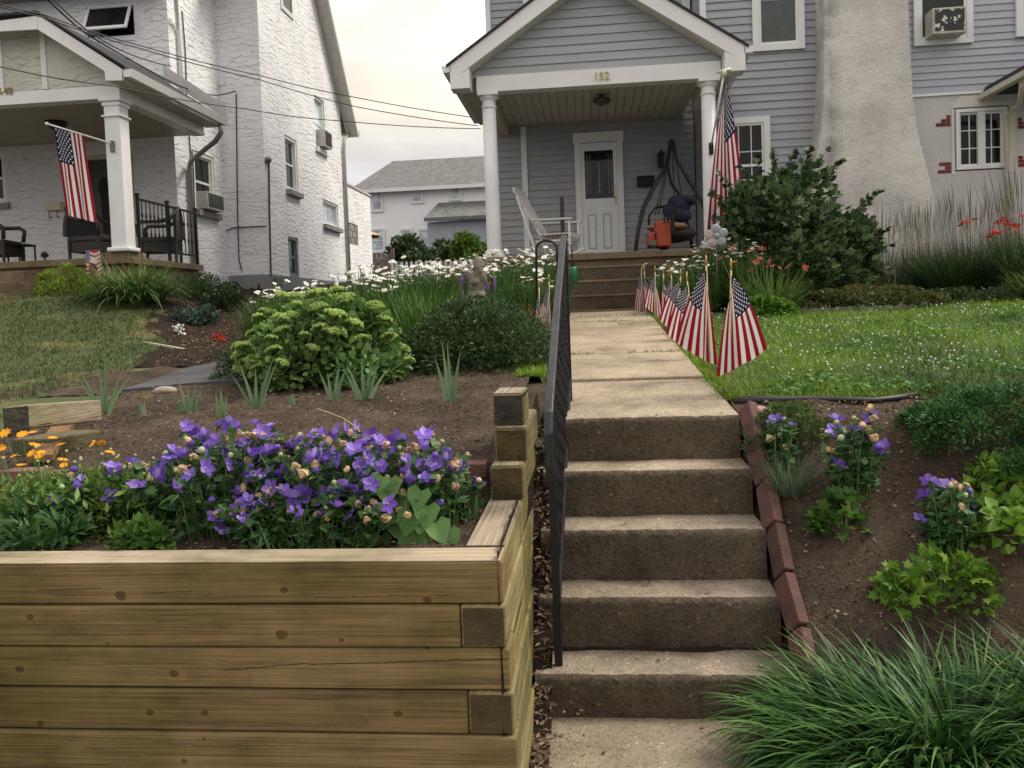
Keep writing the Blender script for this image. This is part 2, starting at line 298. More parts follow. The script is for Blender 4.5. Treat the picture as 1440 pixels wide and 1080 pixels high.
_K=[(lambda p,r:(p[0]+.3,p[2],r*.8))(aY(a,b,2.49),r) for a,b,r in _K]
_C=[((312,944),(430,934),.0014),((430,936),(716,928),.0016),((50,832),(140,829),.0011),((200,836),(270,833),.001),((440,842),(640,838),.001),((220,873),(262,872),.001),((120,1050),(420,1046),.0009)]
_C=[(lambda p,q:(p[0]+.3,p[2],q[0]+.3,q[2],w))(aY(*a,2.49),aY(*b,2.49)) for a,b,w in _C]
timx=wood('timber_wood',"x",S(124,106,74),S(92,77,52),knots=False,kn=_K,cr_=_C); timy=wood('timber_return_wood',"y",S(138,127,90),S(98,89,60),knots=False); timt=wood('weathered_timber_top',"x",S(168,154,134),S(132,118,99),knots=False)
timty=wood('weathered_return_top',"y",S(150,138,120),S(114,102,86),knots=False); time_=M('timber_end_grain',S(84,72,40),S(50,44,26),rough=.9,sc_=9,bmp=.5,bsc=50); timd=M('rotten_timber_end',(.02,.018,.014),(.06,.05,.035),rough=.95,sc_=12,bmp=.8,bsc=40)
brk=M('red_brick',S(102,68,62),S(78,56,52),rough=.9,sc_=8,bmp=.4,bsc=70,ot=(.72,1.2)); brkd=M('dusty_brick',S(130,98,86),S(95,72,64),rough=.95,sc_=9,bmp=.4,bsc=70); mort=M('dark_mortar',S(70,60,52),rough=.95)
soil=concrete('garden_soil_mat',S(98,85,73),S(62,52,44),.8,1.0); chip=leafmat('wood_chips',[S(60,47,35),S(95,78,58),S(130,112,88),S(80,62,46),S(150,135,115)],rough=.95,trans=0)
soild=concrete('dark_mulch_mat',S(62,50,40),S(40,32,26),.8,1.0)
asph=concrete('asphalt',S(92,92,96),S(76,76,80),.5,.3)
lawnm=M('lawn_ground',S(58,82,26),S(44,64,20),rough=.95,sc_=4); lawnd=M('dry_lawn_ground',S(60,70,34),S(118,108,68),rough=.95,sc_=1.1,detail=8,lo=.52,hi=.72)
steel=M('gray_metal',S(120,120,118),S(95,95,92),rough=.5,metal=.4); brass=M('brass',S(190,155,90),S(160,125,70),rough=.35,metal=.7)
pole_w=M('flag_staff_wood',S(200,175,115),S(175,150,95),rough=.6); flagm=flagmat('us_flag_cloth')
stone=M('weathered_statue_stone',S(128,120,104),S(92,86,74),rough=.95,sc_=9,bmp=.6,bsc=60)
# ------------------------------------------------------------ SETTING: ground, lawns, beds, path
_bp=[ground(a,b) for a,b in ((150,580),(188,547),(255,502),(232,470),(210,448),(150,428))]
print('XB',[(round(float(p[0]),2),round(float(p[1]),2)) for p in _bp])
def XB(y): return np.interp(y,[4.5,5.6,6.5,7.6,8.6,9.8,11],[-3.6,-3.75,-3.95,-4.2,-4.75,-5.6,-7.3])+.1*np.sin(y*4)
def patch(name,x0,x1,y0,y1,res,mat,amp=0,fr=6,dz=0,keep=None,label=None,clod=0):
    xs=np.arange(x0,x1+res/2,res); ys=np.arange(y0,y1+res/2,res); X,Y=np.meshgrid(xs,ys); Z=H(X,Y)+dz
    if amp:
        nz=np.array([mnoise.fractal(Vector((x*fr,y*fr,3.1)),1.0,2.1,5) for x,y in zip(X.ravel(),Y.ravel())]).reshape(X.shape)
        Z=Z+amp*nz
        if clod:
            c=np.array([mnoise.noise(Vector((x*34,y*34,9.))) for x,y in zip(X.ravel(),Y.ravel())]).reshape(X.shape); Z=Z+clod*np.maximum(c,0)
    ny,nx=X.shape; V=np.stack([X,Y,Z],-1).reshape(-1,3); i=np.arange(nx*ny).reshape(ny,nx)
    F=np.stack([i[:-1,:-1],i[:-1,1:],i[1:,1:],i[1:,:-1]],-1).reshape(-1,4)
    if keep is not None:
        c=V[F].mean(1); F=F[keep(c[:,0],c[:,1])]
    o=mesh_np(name,V,F,mat,smooth=True); o['kind']='structure'; return o
def gxy(n,p=1.35): 
    t=np.linspace(-1,1,n); return np.sign(t)*np.abs(t)**2.4
xs=gxy(121)*160; ys=np.r_[np.linspace(-40,2.2,20),np.arange(2.4,8,.2),np.arange(8,30,.8),np.linspace(30,200,40)]
xs=np.unique(np.r_[xs,np.arange(-8,5,.25)]); X,Y=np.meshgrid(xs,ys); Z=H(X,Y)-.09-.12*(Y<2.7); i=np.arange(X.size).reshape(X.shape)
mesh_np('ground',np.stack([X,Y,Z],-1).reshape(-1,3),np.stack([i[:-1,:-1],i[:-1,1:],i[1:,1:],i[1:,:-1]],-1).reshape(-1,4),soild,smooth=True)['kind']='structure'
patch('garden_bed',-4.3,-.42,2.62,6.6,.02,soil,.018,7,clod=.016,keep=lambda x,y:(x>-3.25)|(y>5.3))
patch('steps_side_soil',-.315,-.19,2.3,4.6,.02,soild,.02,14,clod=.014,dz=.06)
patch('bank_soil',.775,3.6,2.15,4.62,.022,soil,.02,6,clod=.02)
patch('bank_soil_far',3.6,12,2.0,4.65,.1,soil,.03,4)
patch('front_lawn',.80,12,4.60,10.75,.1,lawnm,.012,2)
patch('foundation_bed',.95,12,10.7,13.7,.08,soild,.03,3)
patch('daisy_bed',-3.3,-.28,6.6,12,.08,soild,.02,3)
patch('walk_edge_lawn',-.52,-.27,5.5,8.0,.08,lawnm,.012,2,dz=.012)
patch('neighbor_lawn',-14,-3.2,2.55,11.6,.08,lawnd,.02,2.5,keep=lambda x,y:(x<XB(y)+.1)|(y<5.3))
_pp=[ground(a,b)+(0,0,.026) for a,b in ((172,553),(205,542),(255,524),(312,511),(345,520),(345,540),(300,541),(240,546))]
_pl=[p-(0,0,.2) for p in _pp]; _n=len(_pp)
mesh_np('asphalt_path',_pp+_pl,[tuple(range(_n-1,-1,-1))]+[(i,(i+1)%_n,(i+1)%_n+_n,i+_n) for i in range(_n)],asph)['kind']='structure'
patch('mulch_slope',-7.6,-2.9,6.56,14.5,.06,soild,.022,5,dz=.008,clod=.02,keep=lambda x,y:((x>XB(y)-.05)&(y>6.56))|(y>10.9))
MB().box(-30,30,-1.6,2.42,-.15,-.004).build('street_pavement',sidew)['kind']='structure'
MB().box(-.262,1.5,2.42,3.3,-.15,.0).build('sidewalk',sidew)['kind']='structure'
MB().box(-30,30,-12,-1.75,-.4,-.14).build('road',asph)['kind']='structure'
# walkway slabs: one sloping path
def walkz(y): return 1.055+.0835*(y-4.18)
mb=MB()
for a,b in ((5.435,6.63),(6.655,7.95),(7.957,9.255),(9.28,9.93),(9.95,10.86)):
    za,zb_=walkz(a),walkz(b); mb.add([(-.25,a,za-.15),(.75,a,za-.15),(.75,b,zb_-.15),(-.25,b,zb_-.15),(-.25,a,za),(.75,a,za),(.75,b,zb_),(-.25,b,zb_)],[(3,2,1,0),(4,5,6,7),(0,1,5,4),(1,2,6,5),(2,3,7,6),(3,0,4,7)])
o=mb.build('front_walk',walkc,bevel=.012); o['kind']='structure'
m=MB(); ys_=np.linspace(3.95,5.75,60); V=[]
for y in ys_:
    for k,x in enumerate(np.linspace(-.45,-.252,8)): V.append((x,y,1.055+.0835*(y-4.18)-.035+.012*mnoise.noise(Vector((x*30,y*30,1)))-.05*(k>5)*(y<4.5)))
o=mesh_np('soil_strip',V,[(i*8+j,i*8+j+1,(i+1)*8+j+1,(i+1)*8+j) for i in range(59) for j in range(7)],soil,smooth=True); o['kind']='structure'
# concrete steps: worn treads over pebbly risers
ST=[(3.14,.168),(3.395,.388),(3.63,.615),(3.90,.833),(4.18,1.055)]
t=thing('concrete_steps','five worn concrete steps between timber wall and sloped brick edging','steps',(.25,3.14,0))
XL=[(-.262,.762),(-.256,.757),(-.252,.754),(-.25,.752),(-.25,.75)]
def rough_step(y0,y1,z0,z1,xa,xb):
    # front edge chipped, nosing rounded by a little noise
    n=90; us=np.linspace(xa,xb,n); prof=[(0,0.),(0,.25),(.0,.5),(0,.75),(0,.9),(.006,.975),(.022,1.)]
    V=[]
    for u in us:
        for w,h in prof:
            e=.007*mnoise.fractal(Vector((u*9,z1*5,h*2)),1,2,4)+.006*mnoise.noise(Vector((u*60,h*10,z1)))
            V.append((u,y0+w+e*(1 if h>.2 else .3),z0+(z1-z0)*h-(max(0,mnoise.noise(Vector((u*25,z1*7,1.))))*.007 if h>.9 else 0)))
    k=len(prof); F=[(i*k+j,(i+1)*k+j,(i+1)*k+j+1,i*k+j+1) for i in range(n-1) for j in range(k-1)]
    rows=np.linspace(0,1,9)[1:]; b=len(V); 
    R=MB(); R.v=V; R.f=F; R.m=[0]*len(F)
    T=[]; base=[V[i*k+k-1] for i in range(n)]
    TV=list(base)
    for r in rows:
        for i,u in enumerate(us): TV.append((u,base[i][1]*(1-r)+y1*r,z1+(max(0,(y1-4.3)*.075*r) if y1>5 else 0)+.006*mnoise.fractal(Vector((u*4,r*2+y0*3,2.)),1,2,4)*(1-(r>.99))))
    TF=[(r*n+i,r*n+i+1,(r+1)*n+i+1,(r+1)*n+i) for r in range(8) for i in range(n-1)]
    return R,TV,TF
for i,(y,z) in enumerate(ST):
    z0=ST[i-1][1]-.02 if i else -.03; y1=(ST[i+1][0]+.03 if i<4 else 5.41); xa,xb=XL[i]
    R,TV,TF=rough_step(y,y1,z0,z,xa,xb)
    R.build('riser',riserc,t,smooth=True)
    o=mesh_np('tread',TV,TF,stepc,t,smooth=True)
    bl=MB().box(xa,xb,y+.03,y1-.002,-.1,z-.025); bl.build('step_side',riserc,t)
# ------------------------------------------------------------ timber retaining wall
t=thing('timber_retaining_wall','stacked brown timber retaining wall holding the purple flower bed','retaining wall',(-.3,2.5,0))
zt=.834; rows=[]
for k in range(6):
    z1=zt-.1405*k; z0=z1-.136; off=.006*math.sin(k*2.1)+.004*k; xr=-.300+.007*k
    full=(k%2==0)
    xe=xr if full else xr-.148
    yb=2.5-off
    MB().box(-6,xe,yb,yb+.145,z0,z1).build('timber',[timx],t,bevel=.008)
    if full: MB().box(xr-.142,xr-.004,yb+.15,4.05 if k else 3.62,z0,z1+.004).build('timber',timy,t,bevel=.008)
    else:
        s=MB().box(xr-.146,xr,yb+.004,4.05,z0,z1); o=s.build('timber',timy,t,bevel=.008)
        MB().box(xr-.138,xr-.008,yb-.0005,yb+.006,z0+.008,z1-.008).build('end_grain',time_,o)
MB().box(-6,-.306,2.502,2.64,.8345,.8375).build('weathered_top',timt,t); MB().box(-.438,-.308,2.652,3.6,.8385,.8425).build('weathered_top',timty,t)
for k,(yf,ya,mt,xo) in enumerate(((3.30,4.0,time_,0),(3.405,4.05,time_,.012),(3.47,3.73,timd,-.002))):
    z0=.845+.143*k; z1=z0+.138; o=MB().box(-.432+xo,-.292+xo,yf,ya,z0,z1).build('stub_timber',timy,t,bevel=.008)
    MB().box(-.424+xo,-.30+xo,yf-.003,yf+.004,z0+.008,z1-.008).build('end_grain',mt,o)
    MB().box(-.424+xo,-.30+xo,yf+.004,ya-.006,z1+.0005,z1+.0035).build('weathered_top',timty,o)
# left neighbor's leaning timbers
t=thing('landscape_timber','weathered pale timber ending the left neighbor\'s lawn edge','timber',tuple(aZ(20,600,1.15)))
p=aZ(3,572,1.29); q=aZ(40,568,1.29); e=aZ(150,548,1.30); 
d=(e-q); d[2]=0; w=(q-p); w[2]=0
def slab(p,q,d,h):
    a,b=np.array(p),np.array(q); return MB().add([a-(0,0,h),b-(0,0,h),b+d-(0,0,h),a+d-(0,0,h),a,b,b+d,a+d],[(3,2,1,0),(4,5,6,7),(0,1,5,4),(1,2,6,5),(2,3,7,6),(3,0,4,7)])
slab(p,q,d*.92-np.array([0,0,.035]),.11).build('timber_beam',timty,t,bevel=.01); n=np.array([w[1],-w[0],0]); n/=np.linalg.norm(n)
slab(p+n*.004-(0,0,.008)+w*.04,q+n*.004-(0,0,.008)-w*.04,-n*.01,.124).build('end_grain',timd,t)
p=ground(16,640)+(0,0,.08); q=p+np.array([.22,-.02,0]); t=thing('buried_timber','greenish half buried timber under the pale neighbor timber','timber',tuple(p))
slab(p,q,np.array([.08,.3,0.]),.12).build('timber_beam',M('mossy_timber',S(104,96,66),S(72,66,46),rough=.9,sc_=14,stretch=(6,.6,6),bmp=.3),t,bevel=.01)
a=ground(58,660); b=ground(104,590); MB().bar(a+(0,0,.05),b+(0,0,.05),.10,.03).build('broken_board',wood('old_board_wood','y',S(130,100,72),S(85,62,45),knots=False),loc=tuple(a)).update_tag()
tag(bpy.data.objects['broken_board'],'broken brown board lying on soil beside the buried timber','board')
# brick edging of the upper bed
x=-.455; k=0
blab=['red brick at right end of bed edging beside timber stub','second red brick from timber stub in bed edging','long red brick third from timber stub behind purple flowers']
while x>-2.9:
    w=(.106,.106,.205)[k] if k<3 else .20
    top=.985+.006*math.sin(k*3); y=3.36+.012*math.sin(k*1.7)
    o=thing('edging_brick','','brick',(x-w/2,y,.8),group='bricks edging the upper flower bed')
    o['label']=blab[k] if k<3 else ('dusty red brick %s in bed edging hidden behind purple flowers'%['fourth from timber stub','fifth from timber stub','sixth from timber stub','seventh from timber stub','eighth from timber stub','ninth from timber stub','tenth from timber stub','eleventh from timber stub','twelfth from timber stub','thirteenth from timber stub','fourteenth from timber stub'][min(k-3,10)])
    MB().box(x-w+.003,x-.003,y,y+.10,top-.062,top).build('brick_body',brk if k<3 else brkd,o,bevel=.005)
    o2=thing('edging_brick','lower red brick course under %s'%(['the right end edging brick','the second edging brick','the long edging brick'][k] if k<3 else 'the %s edging brick from the stub'%['fourth','fifth','sixth','seventh','eighth','ninth','tenth','eleventh','twelfth','thirteenth','fourteenth'][min(k-3,10)]),'brick',(x-w/2,y,.76),group='bricks edging the upper flower bed')
    MB().box(x-w+.003,x-.003,y+.006,y+.10,.76,top-.066).build('brick_body',brk if k<3 else brkd,o2,bevel=.005)
    x-=w; k+=1
# bricks along the right side of the steps
bk=[((1045,592),(1064,645)),((1056,640),(1085,690)),((1062,692),(1088,740)),((1076,742),(1100,798)),((1080,800),(1111,860)),((1094,862),(1116,905)),((1104,905),(1126,960))]
blb=['topmost','second','third','fourth','fifth','sixth','lowest']
for k,((a0,b0),(a1,b1)) in enumerate(bk):
    P=np.array([.79,4.10-.186*k,0]); zc=.853*(P[1]-2.94)+.05-.02
    o=thing('step_edging_brick','%s tilted red brick edging the right side of the concrete steps'%blb[k],'brick',(P[0],P[1],zc),group='tilted bricks beside the steps')
    sl=np.array([.012*math.sin(k*2),-.147-.006*math.sin(k),-.128]); c=np.array([P[0],P[1],zc]); lean=np.array([.35+.1*math.sin(k*1.3),0,1.])
    m=MB().bar(c-sl*.59,c+sl*.59,.048,.10,up=lean/np.linalg.norm(lean)); m.build('brick_body',brk,o,bevel=.006)
# plastic edging strip
pts=[ground(x,y)+(0,0,.018) for x,y in ((1030,566),(1060,568),(1100,567),(1150,566),(1190,567),(1230,568),(1262,564),(1290,559))]
pts=[np.array([.80,4.60,1.07])]+pts[1:]
tag(MB().tube(pts,[.028,.03,.024,.02,.017,.017,.017,.016],8).build('lawn_edging',M('black_plastic',(.008,.008,.009),rough=.5),smooth=True,loc=tuple(pts[0])),'black plastic edging roll bordering the front of the lawn','lawn edging')
p=ground(1066,584); o=MB().ell(p+(0,0,.0),(.075,.06,.05)).build('edging_stone',M('tan_stone',S(168,140,122),S(140,115,100),rough=.9,bmp=.4),smooth=True,loc=tuple(p)); tag(o,'smooth tan stone below the black lawn edging','stone')
p=ground(232,552); o=MB().ell(p+(0,0,.01),(.085,.07,.035)).build('garden_rock',M('pale_rock',S(165,155,140),S(125,115,102),rough=.95,bmp=.8,bsc=20),smooth=True,loc=tuple(p)); tag(o,'flat pale rock on soil in front of the asphalt path','rock')
p=ground(1385,408); t=thing('salmon_rocks','pile of salmon pink rocks at edge of lawn near red lilies','rocks',tuple(p))
for k in range(5): MB().ell(p+(rng.uniform(-.14,.14),rng.uniform(-.05,.1),.03),(.07,.06,.045)).build('rock',M('salmon_rock%d'%k,S(170,115,92),S(120,80,66),rough=.9,bmp=.5),t,smooth=True)
# ------------------------------------------------------------ handrail
t=thing('handrail','black iron handrail with twisted balusters along left side of steps','railing',(-.17,3.24,.168))
n=(-.17,3.24); f=(-.13,4.72)
MB().box(n[0]-.016,n[0]+.016,n[1]-.016,n[1]+.016,.165,1.2).build('post',blk,t); MB().box(f[0]-.016,f[0]+.016,f[1]-.016,f[1]+.016,1.08,2.03).build('post',blk,t)
railm=M('sheen_rail_top',S(50,50,54),S(16,16,18),rough=.42,sc_=10,stretch=(8,1.5,1.5),metal=.3,lo=.4,hi=.66)  # grey sheen of the top rail painted into its base colour
tp=[(-.172,3.13,.955),(-.172,3.115,1.02),(-.172,3.12,1.14),(-.172,3.16,1.215),(-.17,3.25,1.27),(-.155,4.0,1.66),(-.132,4.70,2.04),(-.13,4.78,2.055)]
m=MB(); vs=[]; P_=[np.array(p) for p in tp]
for i,p in enumerate(P_):
    tg=P_[min(i+1,len(P_)-1)]-P_[max(i-1,0)]; tg/=np.linalg.norm(tg); a=np.array([.018,0,0]); bb=np.cross((1,0,0),tg)*.015
    vs+=[p-a-bb,p+a-bb,p+a+bb,p-a+bb]
m.add(vs,[(i*4+q,i*4+(q+1)%4,i*4+4+(q+1)%4,i*4+4+q) for i in range(len(P_)-1) for q in range(4)]+[(3,2,1,0),tuple(len(vs)-4+q for q in range(4))])
m.build('top_rail',railm,t,bevel=.006)
m=MB().bar((-.168,3.24,.42),(-.13,4.72,1.22),.03,.02); m.build('bottom_rail',blk,t)
for k in range(1,13):
    u=k/13; x=n[0]+(f[0]-n[0])*u; y=n[1]+(f[1]-n[1])*u; z0=.42+.80*u; z1=1.26+.77*u; m=MB(); seg=26; vs=[]
    for i in range(seg+1):
        a=i*.55; z=z0+(z1-z0)*i/seg
        for q in range(4): vs.append((x+.010*math.cos(a+q*math.pi/2),y+.010*math.sin(a+q*math.pi/2),z))
    m.add(vs,[(i*4+q,i*4+(q+1)%4,(i+1)*4+(q+1)%4,(i+1)*4+q) for i in range(seg) for q in range(4)]); m.build('baluster',blk,t)
# ------------------------------------------------------------ building helpers
def P3(face,base,u,w,v): return (u,base-w,v) if face=='-y' else (base+w,u,v)
def wbox(m,face,base,u0,u1,w0,w1,v0,v1,mi=0):
    a=P3(face,base,u0,w0,v0); b=P3(face,base,u1,w1,v1); return m.box(min(a[0],b[0]),max(a[0],b[0]),min(a[1],b[1]),max(a[1],b[1]),v0,v1,mi)
def wallh(m,face,base,u0,u1,v0,v1,holes=(),depth=.14):
    us=sorted({u0,u1,*[h[0] for h in holes],*[h[1] for h in holes]}); vs=sorted({v0,v1,*[h[2] for h in holes],*[h[3] for h in holes]})
    for a,b in zip(us[:-1],us[1:]):
        for c,d in zip(vs[:-1],vs[1:]):
            if any(h[0]<=(a+b)/2<=h[1] and h[2]<=(c+d)/2<=h[3] for h in holes): continue
            m.add([P3(face,base,a,0,c),P3(face,base,b,0,c),P3(face,base,b,0,d),P3(face,base,a,0,d)],[(0,1,2,3)])
    for a,b,c,d in holes:
        q=[(a,c),(b,c),(b,d),(a,d)]
        for i in range(4):
            j=(i+1)%4; m.add([P3(face,base,q[i][0],0,q[i][1]),P3(face,base,q[j][0],0,q[j][1]),P3(face,base,q[j][0],-depth,q[j][1]),P3(face,base,q[i][0],-depth,q[i][1])],[(0,1,2,3)])
    return m
def siding(name,mat,parent,Y,rng_,z0,z1,ex,lip=.021):
    m=MB(); z=z0
    while z<z1-1e-4:
        zb=min(z+ex,z1); a,b=rng_(z); c,d=rng_(zb)
        if b-a>.01:
            m.add([(a,Y-lip,z),(b,Y-lip,z),(d,Y-.001,zb),(c,Y-.001,zb),(a,Y+.004,z),(b,Y+.004,z)],[(0,1,2,3),(4,5,1,0)])
        z=zb
    return m.build(name,mat,parent)
def window(parent,face,base,u0,u1,v0,v1,tw=.09,proud=.05,gin=.0,cols=0,rows=0,upper=0,glm=None,sill=None,silm=None,frame=None,half=True,mull=0):
    """trim ring, sash with muntins and glass; base plane at w=0; glass at w=gin"""
    fm=frame or trim; m=MB()
    for a in ((u0,u1,v1-tw,v1),(u0,u1,v0,v0+tw),(u0,u0+tw,v0+tw,v1-tw),(u1-tw,u1,v0+tw,v1-tw)): wbox(m,face,base,a[0],a[1],gin-.012,proud,a[2],a[3])
    o=m.build('window',fm,parent,bevel=.004)
    a,b,c,d=u0+tw,u1-tw,v0+tw,v1-tw; g=MB(); wbox(g,face,base,a,b,gin-.01,gin+.004,c,d); g.build('glass',glm or gl,o)
    s=MB(); sw=.035; mid=(c+d)/2
    for q in ((a,b,d-sw,d),(a,b,c,c+sw),(a,a+sw,c+sw,d-sw),(b-sw,b,c+sw,d-sw)): wbox(s,face,base,q[0],q[1],gin+.004,gin+.022,q[2],q[3])
    if half: wbox(s,face,base,a+sw,b-sw,gin+.004,gin+.03,mid-.022,mid+.022)
    lo,hi=((mid,d) if upper else (c,d))
    for k in range(1,cols): x=a+(b-a)*k/cols; wbox(s,face,base,x-.008,x+.008,gin+.004,gin+.012,lo,hi)
    for k in range(1,rows): z=lo+(hi-lo)*k/rows; wbox(s,face,base,a+sw,b-sw,gin+.0045,gin+.0115,z-.008,z+.008)
    if mull: wbox(s,face,base,(a+b)/2-mull/2,(a+b)/2+mull/2,gin+.004,proud-.008,c,d)
    s.build('sash',fm,o)
    if sill:
        q=MB(); wbox(q,face,base,u0-.06,u1+.06,-.05,sill,v0-.12,v0-.002); q.build('sill',silm or fm,o,bevel=.008)
    return o
def aircon(label,face,base,u0,u1,v0,v1,dep=.28,peel=False):
    c=P3(face,base,(u0+u1)/2,0,v0); t=thing('air_conditioner',label,'air conditioner',c)
    bm=M('ac_case',S(200,196,184),S(170,166,152),rough=.6,bmp=.1); m=MB(); wbox(m,face,base,u0,u1,-.12,dep,v0,v1); m.build('case',bm,t,bevel=.012)
    if peel: gm=M('peeling_grille',(.75,.74,.7),(.05,.05,.045),sc_=11,lo=.40,hi=.44,rough=.7)
    else: gm=M('ac_grille',S(95,95,95),S(70,70,70),rough=.6)
    g=MB(); wbox(g,face,base,u0+.035,u1-.03,dep,dep+.004,v0+.04,v1-.03)
    n=16
    for k in range(n):
        x=u0+.04+(u1-u0-.075)*k/(n-1); wbox(g,face,base,x-.004,x+.004,dep+.004,dep+.010,v0+.04,v1-.03)
    g.build('grille',gm,t); return t
def text(s,size,loc,mat,parent,name,ext=.006,world=True):
    cu=bpy.data.curves.new('tmp','FONT'); cu.body=s; cu.size=size; cu.extrude=ext; cu.align_x='CENTER'
    o=bpy.data.objects.new('tmp',cu); COL.objects.link(o); dg=bpy.context.evaluated_depsgraph_get(); me=bpy.data.meshes.new_from_object(o.evaluated_get(dg)); bpy.data.objects.remove(o)
    me.transform(Matrix.Rotation(math.pi/2,4,'X')); me.materials.clear(); me.materials.append(mat)
    ob=bpy.data.objects.new(name,me); off=OFF.get(parent.name,np.zeros(3)); ob.location=Vector(np.array(loc)-off); link(ob,parent); return ob
# ============================================================ RIGHT HOUSE (152)
YA=14.7; YB=13.6; YG=11.78
h=thing('gray_house','gray sided house numbered 152 with white columned gable porch','house',(.2,14.7,2.4))
MB().box(-1.66,1.95,YA+.004,22,1.6,9.3).box(1.975,5.05,YB+.004,22,1.6,9.3).build('wall',vinyl,h)
MB().add([(-2,13.2,9.2),(5.2,13.2,9.2),(5.2,18,12.5),(-2,18,12.5),(-2,22.6,9.2),(5.2,22.6,9.2)],[(0,1,2,3),(3,2,5,4)]).build('roof',shing,h)
siding('siding',vinyl,h,YA,lambda z:(-1.60,1.955),2.44,9.2,.1255)
siding('siding',vinyl,h,YB,lambda z:(2.05,min(3.9,5.0)),1.9,9.2,.1255)
MB().box(-1.69,-1.60,YA-.03,YA+.05,2.0,9.2).build('corner_board',trim,h); MB().box(-1.13,-1.03,YA-.04,YA,2.44,4.98).build('corner_board',trim,h)
MB().box(1.955,2.05,YB-.03,YB+.05,1.9,9.2).build('corner_board',trim,h)
# porch floor, steps
MB().box(-1.62,2.06,11.72,YA-.02,1.5,2.34).build('porch_foundation',porchc,h); MB().box(-1.66,2.10,11.66,YA-.02,2.342,2.44).build('porch_floor',porchc,h,bevel=.01)
for k in range(4):
    y=11.66-.26*(k+1); z=2.44-.205*(k+1)+.0
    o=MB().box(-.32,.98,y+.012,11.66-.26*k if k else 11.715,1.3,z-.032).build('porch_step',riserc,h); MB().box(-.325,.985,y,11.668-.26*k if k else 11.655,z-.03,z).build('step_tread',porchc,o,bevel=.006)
# columns
for x in (-1.36,1.79):
    o=MB().lathe([(.105,0.05),(.108,.1),(.106,.9),(.098,2.28)],x,11.84,2.44,24).build('column',white,h,smooth=True)
    MB().box(x-.15,x+.15,11.69,11.99,2.44,2.49).lathe([(.14,0),(.14,.04),(.115,.06)],x,11.84,2.49,24).build('column_base',white,o)
    MB().lathe([(.112,2.18),(.112,2.205)],x,11.84,2.44,24).lathe([(.10,2.28),(.125,2.31),(.135,2.345)],x,11.84,2.44,24).box(x-.15,x+.15,11.69,11.99,4.785,4.83).build('capital',white,o)
MB().box(-1.52,1.96,11.72,11.92,4.83,5.06).build('beam',trim,h,bevel=.006)
MB().box(-1.515,-1.34,11.925,YA-.02,4.84,5.055).build('beam',soff,h); MB().box(1.78,1.955,11.925,13.58,4.84,5.055).build('beam',soff,h)
m=MB(); x=-1.335
while x<1.76: m.box(x+.004,x+.13,11.93,YA-.02,5.0,5.03); x+=.135
m.box(-1.335,1.775,11.93,YA-.02,5.032,5.05); m.build('porch_ceiling',soff,h)
nx=.195; ap=6.55; sl=.665
def zt(x): return ap-sl*abs(x-nx)
# rake boards
for sg in (-1,1):
    xe=nx+sg*2.06
    m=MB(); x0,x1=(nx,xe)
    m.prism([(x0,zt(x0)),(x1,zt(x1)),(x1,zt(x1)-.05),(x1-sg*.27,zt(x1)-.10) if 0 else (x1-sg*.0,zt(x1)-.23),(x0,zt(x0)-.25)],'y',11.5,11.53)
    m.build('rake_board',trim,h)
    MB().prism([(x0,zt(x0)+.003),(x1+sg*.05,zt(x1+sg*.05)+.003),(x1+sg*.05,zt(x1+sg*.05)+.035),(x0,zt(x0)+.04)],'y',11.47,YA-.03 if sg<0 else 13.57).build('roof_shingles',darksh,h)
    MB().prism([(xe,zt(xe)-.225),(xe-sg*.28,zt(xe)-.06),(xe-sg*.28,zt(xe)-.34),(xe-sg*0,zt(xe)-.34)],'y',11.495,11.76).build('eave_return',trim,h,bevel=.005)
    ye=YA-.03 if sg<0 else 13.57
    MB().box(min(xe,nx+sg*1.75),max(xe,nx+sg*1.75),11.765,ye,zt(xe)-.13,zt(xe)-.10).build('soffit',soff,h)
    MB().prism([(x0,zt(x0)-.25),(xe-sg*.28,zt(xe-sg*.28)-.25),(xe-sg*.28,zt(xe-sg*.28)-.22),(x0,zt(x0)-.22)],'y',11.535,YG-.02).build('rake_soffit',soff,h)
    MB().prism([(xe-.01*sg,zt(xe)-.10),(xe+.10*sg,zt(xe)-.10),(xe+.12*sg,zt(xe)-.01),(xe-.01*sg,zt(xe)-.01)],'y',11.5,ye).build('gutter',trim,h)
siding('gable_siding',vinyl,h,YG,lambda z:(max(nx-1.80,nx-(ap-.24-z)/sl),min(nx+1.78,nx+(ap-.24-z)/sl)),5.062,6.25,.1255)
MB().prism([(-1.6,5.062),(1.97,5.062),(1.97,5.2),(nx,6.42),(-1.6,5.2)],'y',YG+.003,YG+.05).build('gable_wall',vinyl,h)
text('152',.155,(*aY(846,112,11.70),)[:3],M('gold_numbers',S(190,165,100),S(150,125,70),rough=.4,metal=.3),h,'house_number')
# door
dx0,dx1=-.17,.69
m=MB().box(dx0,dx0+.11,YA-.06,YA-.018,2.44,4.62).box(dx1-.11,dx1,YA-.06,YA-.018,2.44,4.62).box(dx0-.02,dx1+.02,YA-.065,YA-.018,4.622,4.80); m.build('door_frame',trim,h)
doorw=M('door_white',(.76,.80,.80),(.7,.75,.75),rough=.4)
d=MB().box(dx0+.112,dx1-.112,YA-.05,YA-.02,2.46,4.61).build('door',doorw,h,bevel=.004)
MB().box(dx0+.175,dx1-.175,YA-.053,YA-.0495,3.62,4.47).build('glass',gld,d)
m=MB()
for x in (.05,.10,.43,.48): m.box(x-.004,x+.004,YA-.0565,YA-.053,3.70,4.40)
m.bar((.26,YA-.055,4.25),(.26,YA-.055,3.72),.02,.004); 
for z in (3.72,3.85,4.22): m.bar((.20,YA-.055,z),(.32,YA-.055,z+.05),.006,.004); m.bar((.20,YA-.055,z+.05),(.32,YA-.055,z),.006,.004)
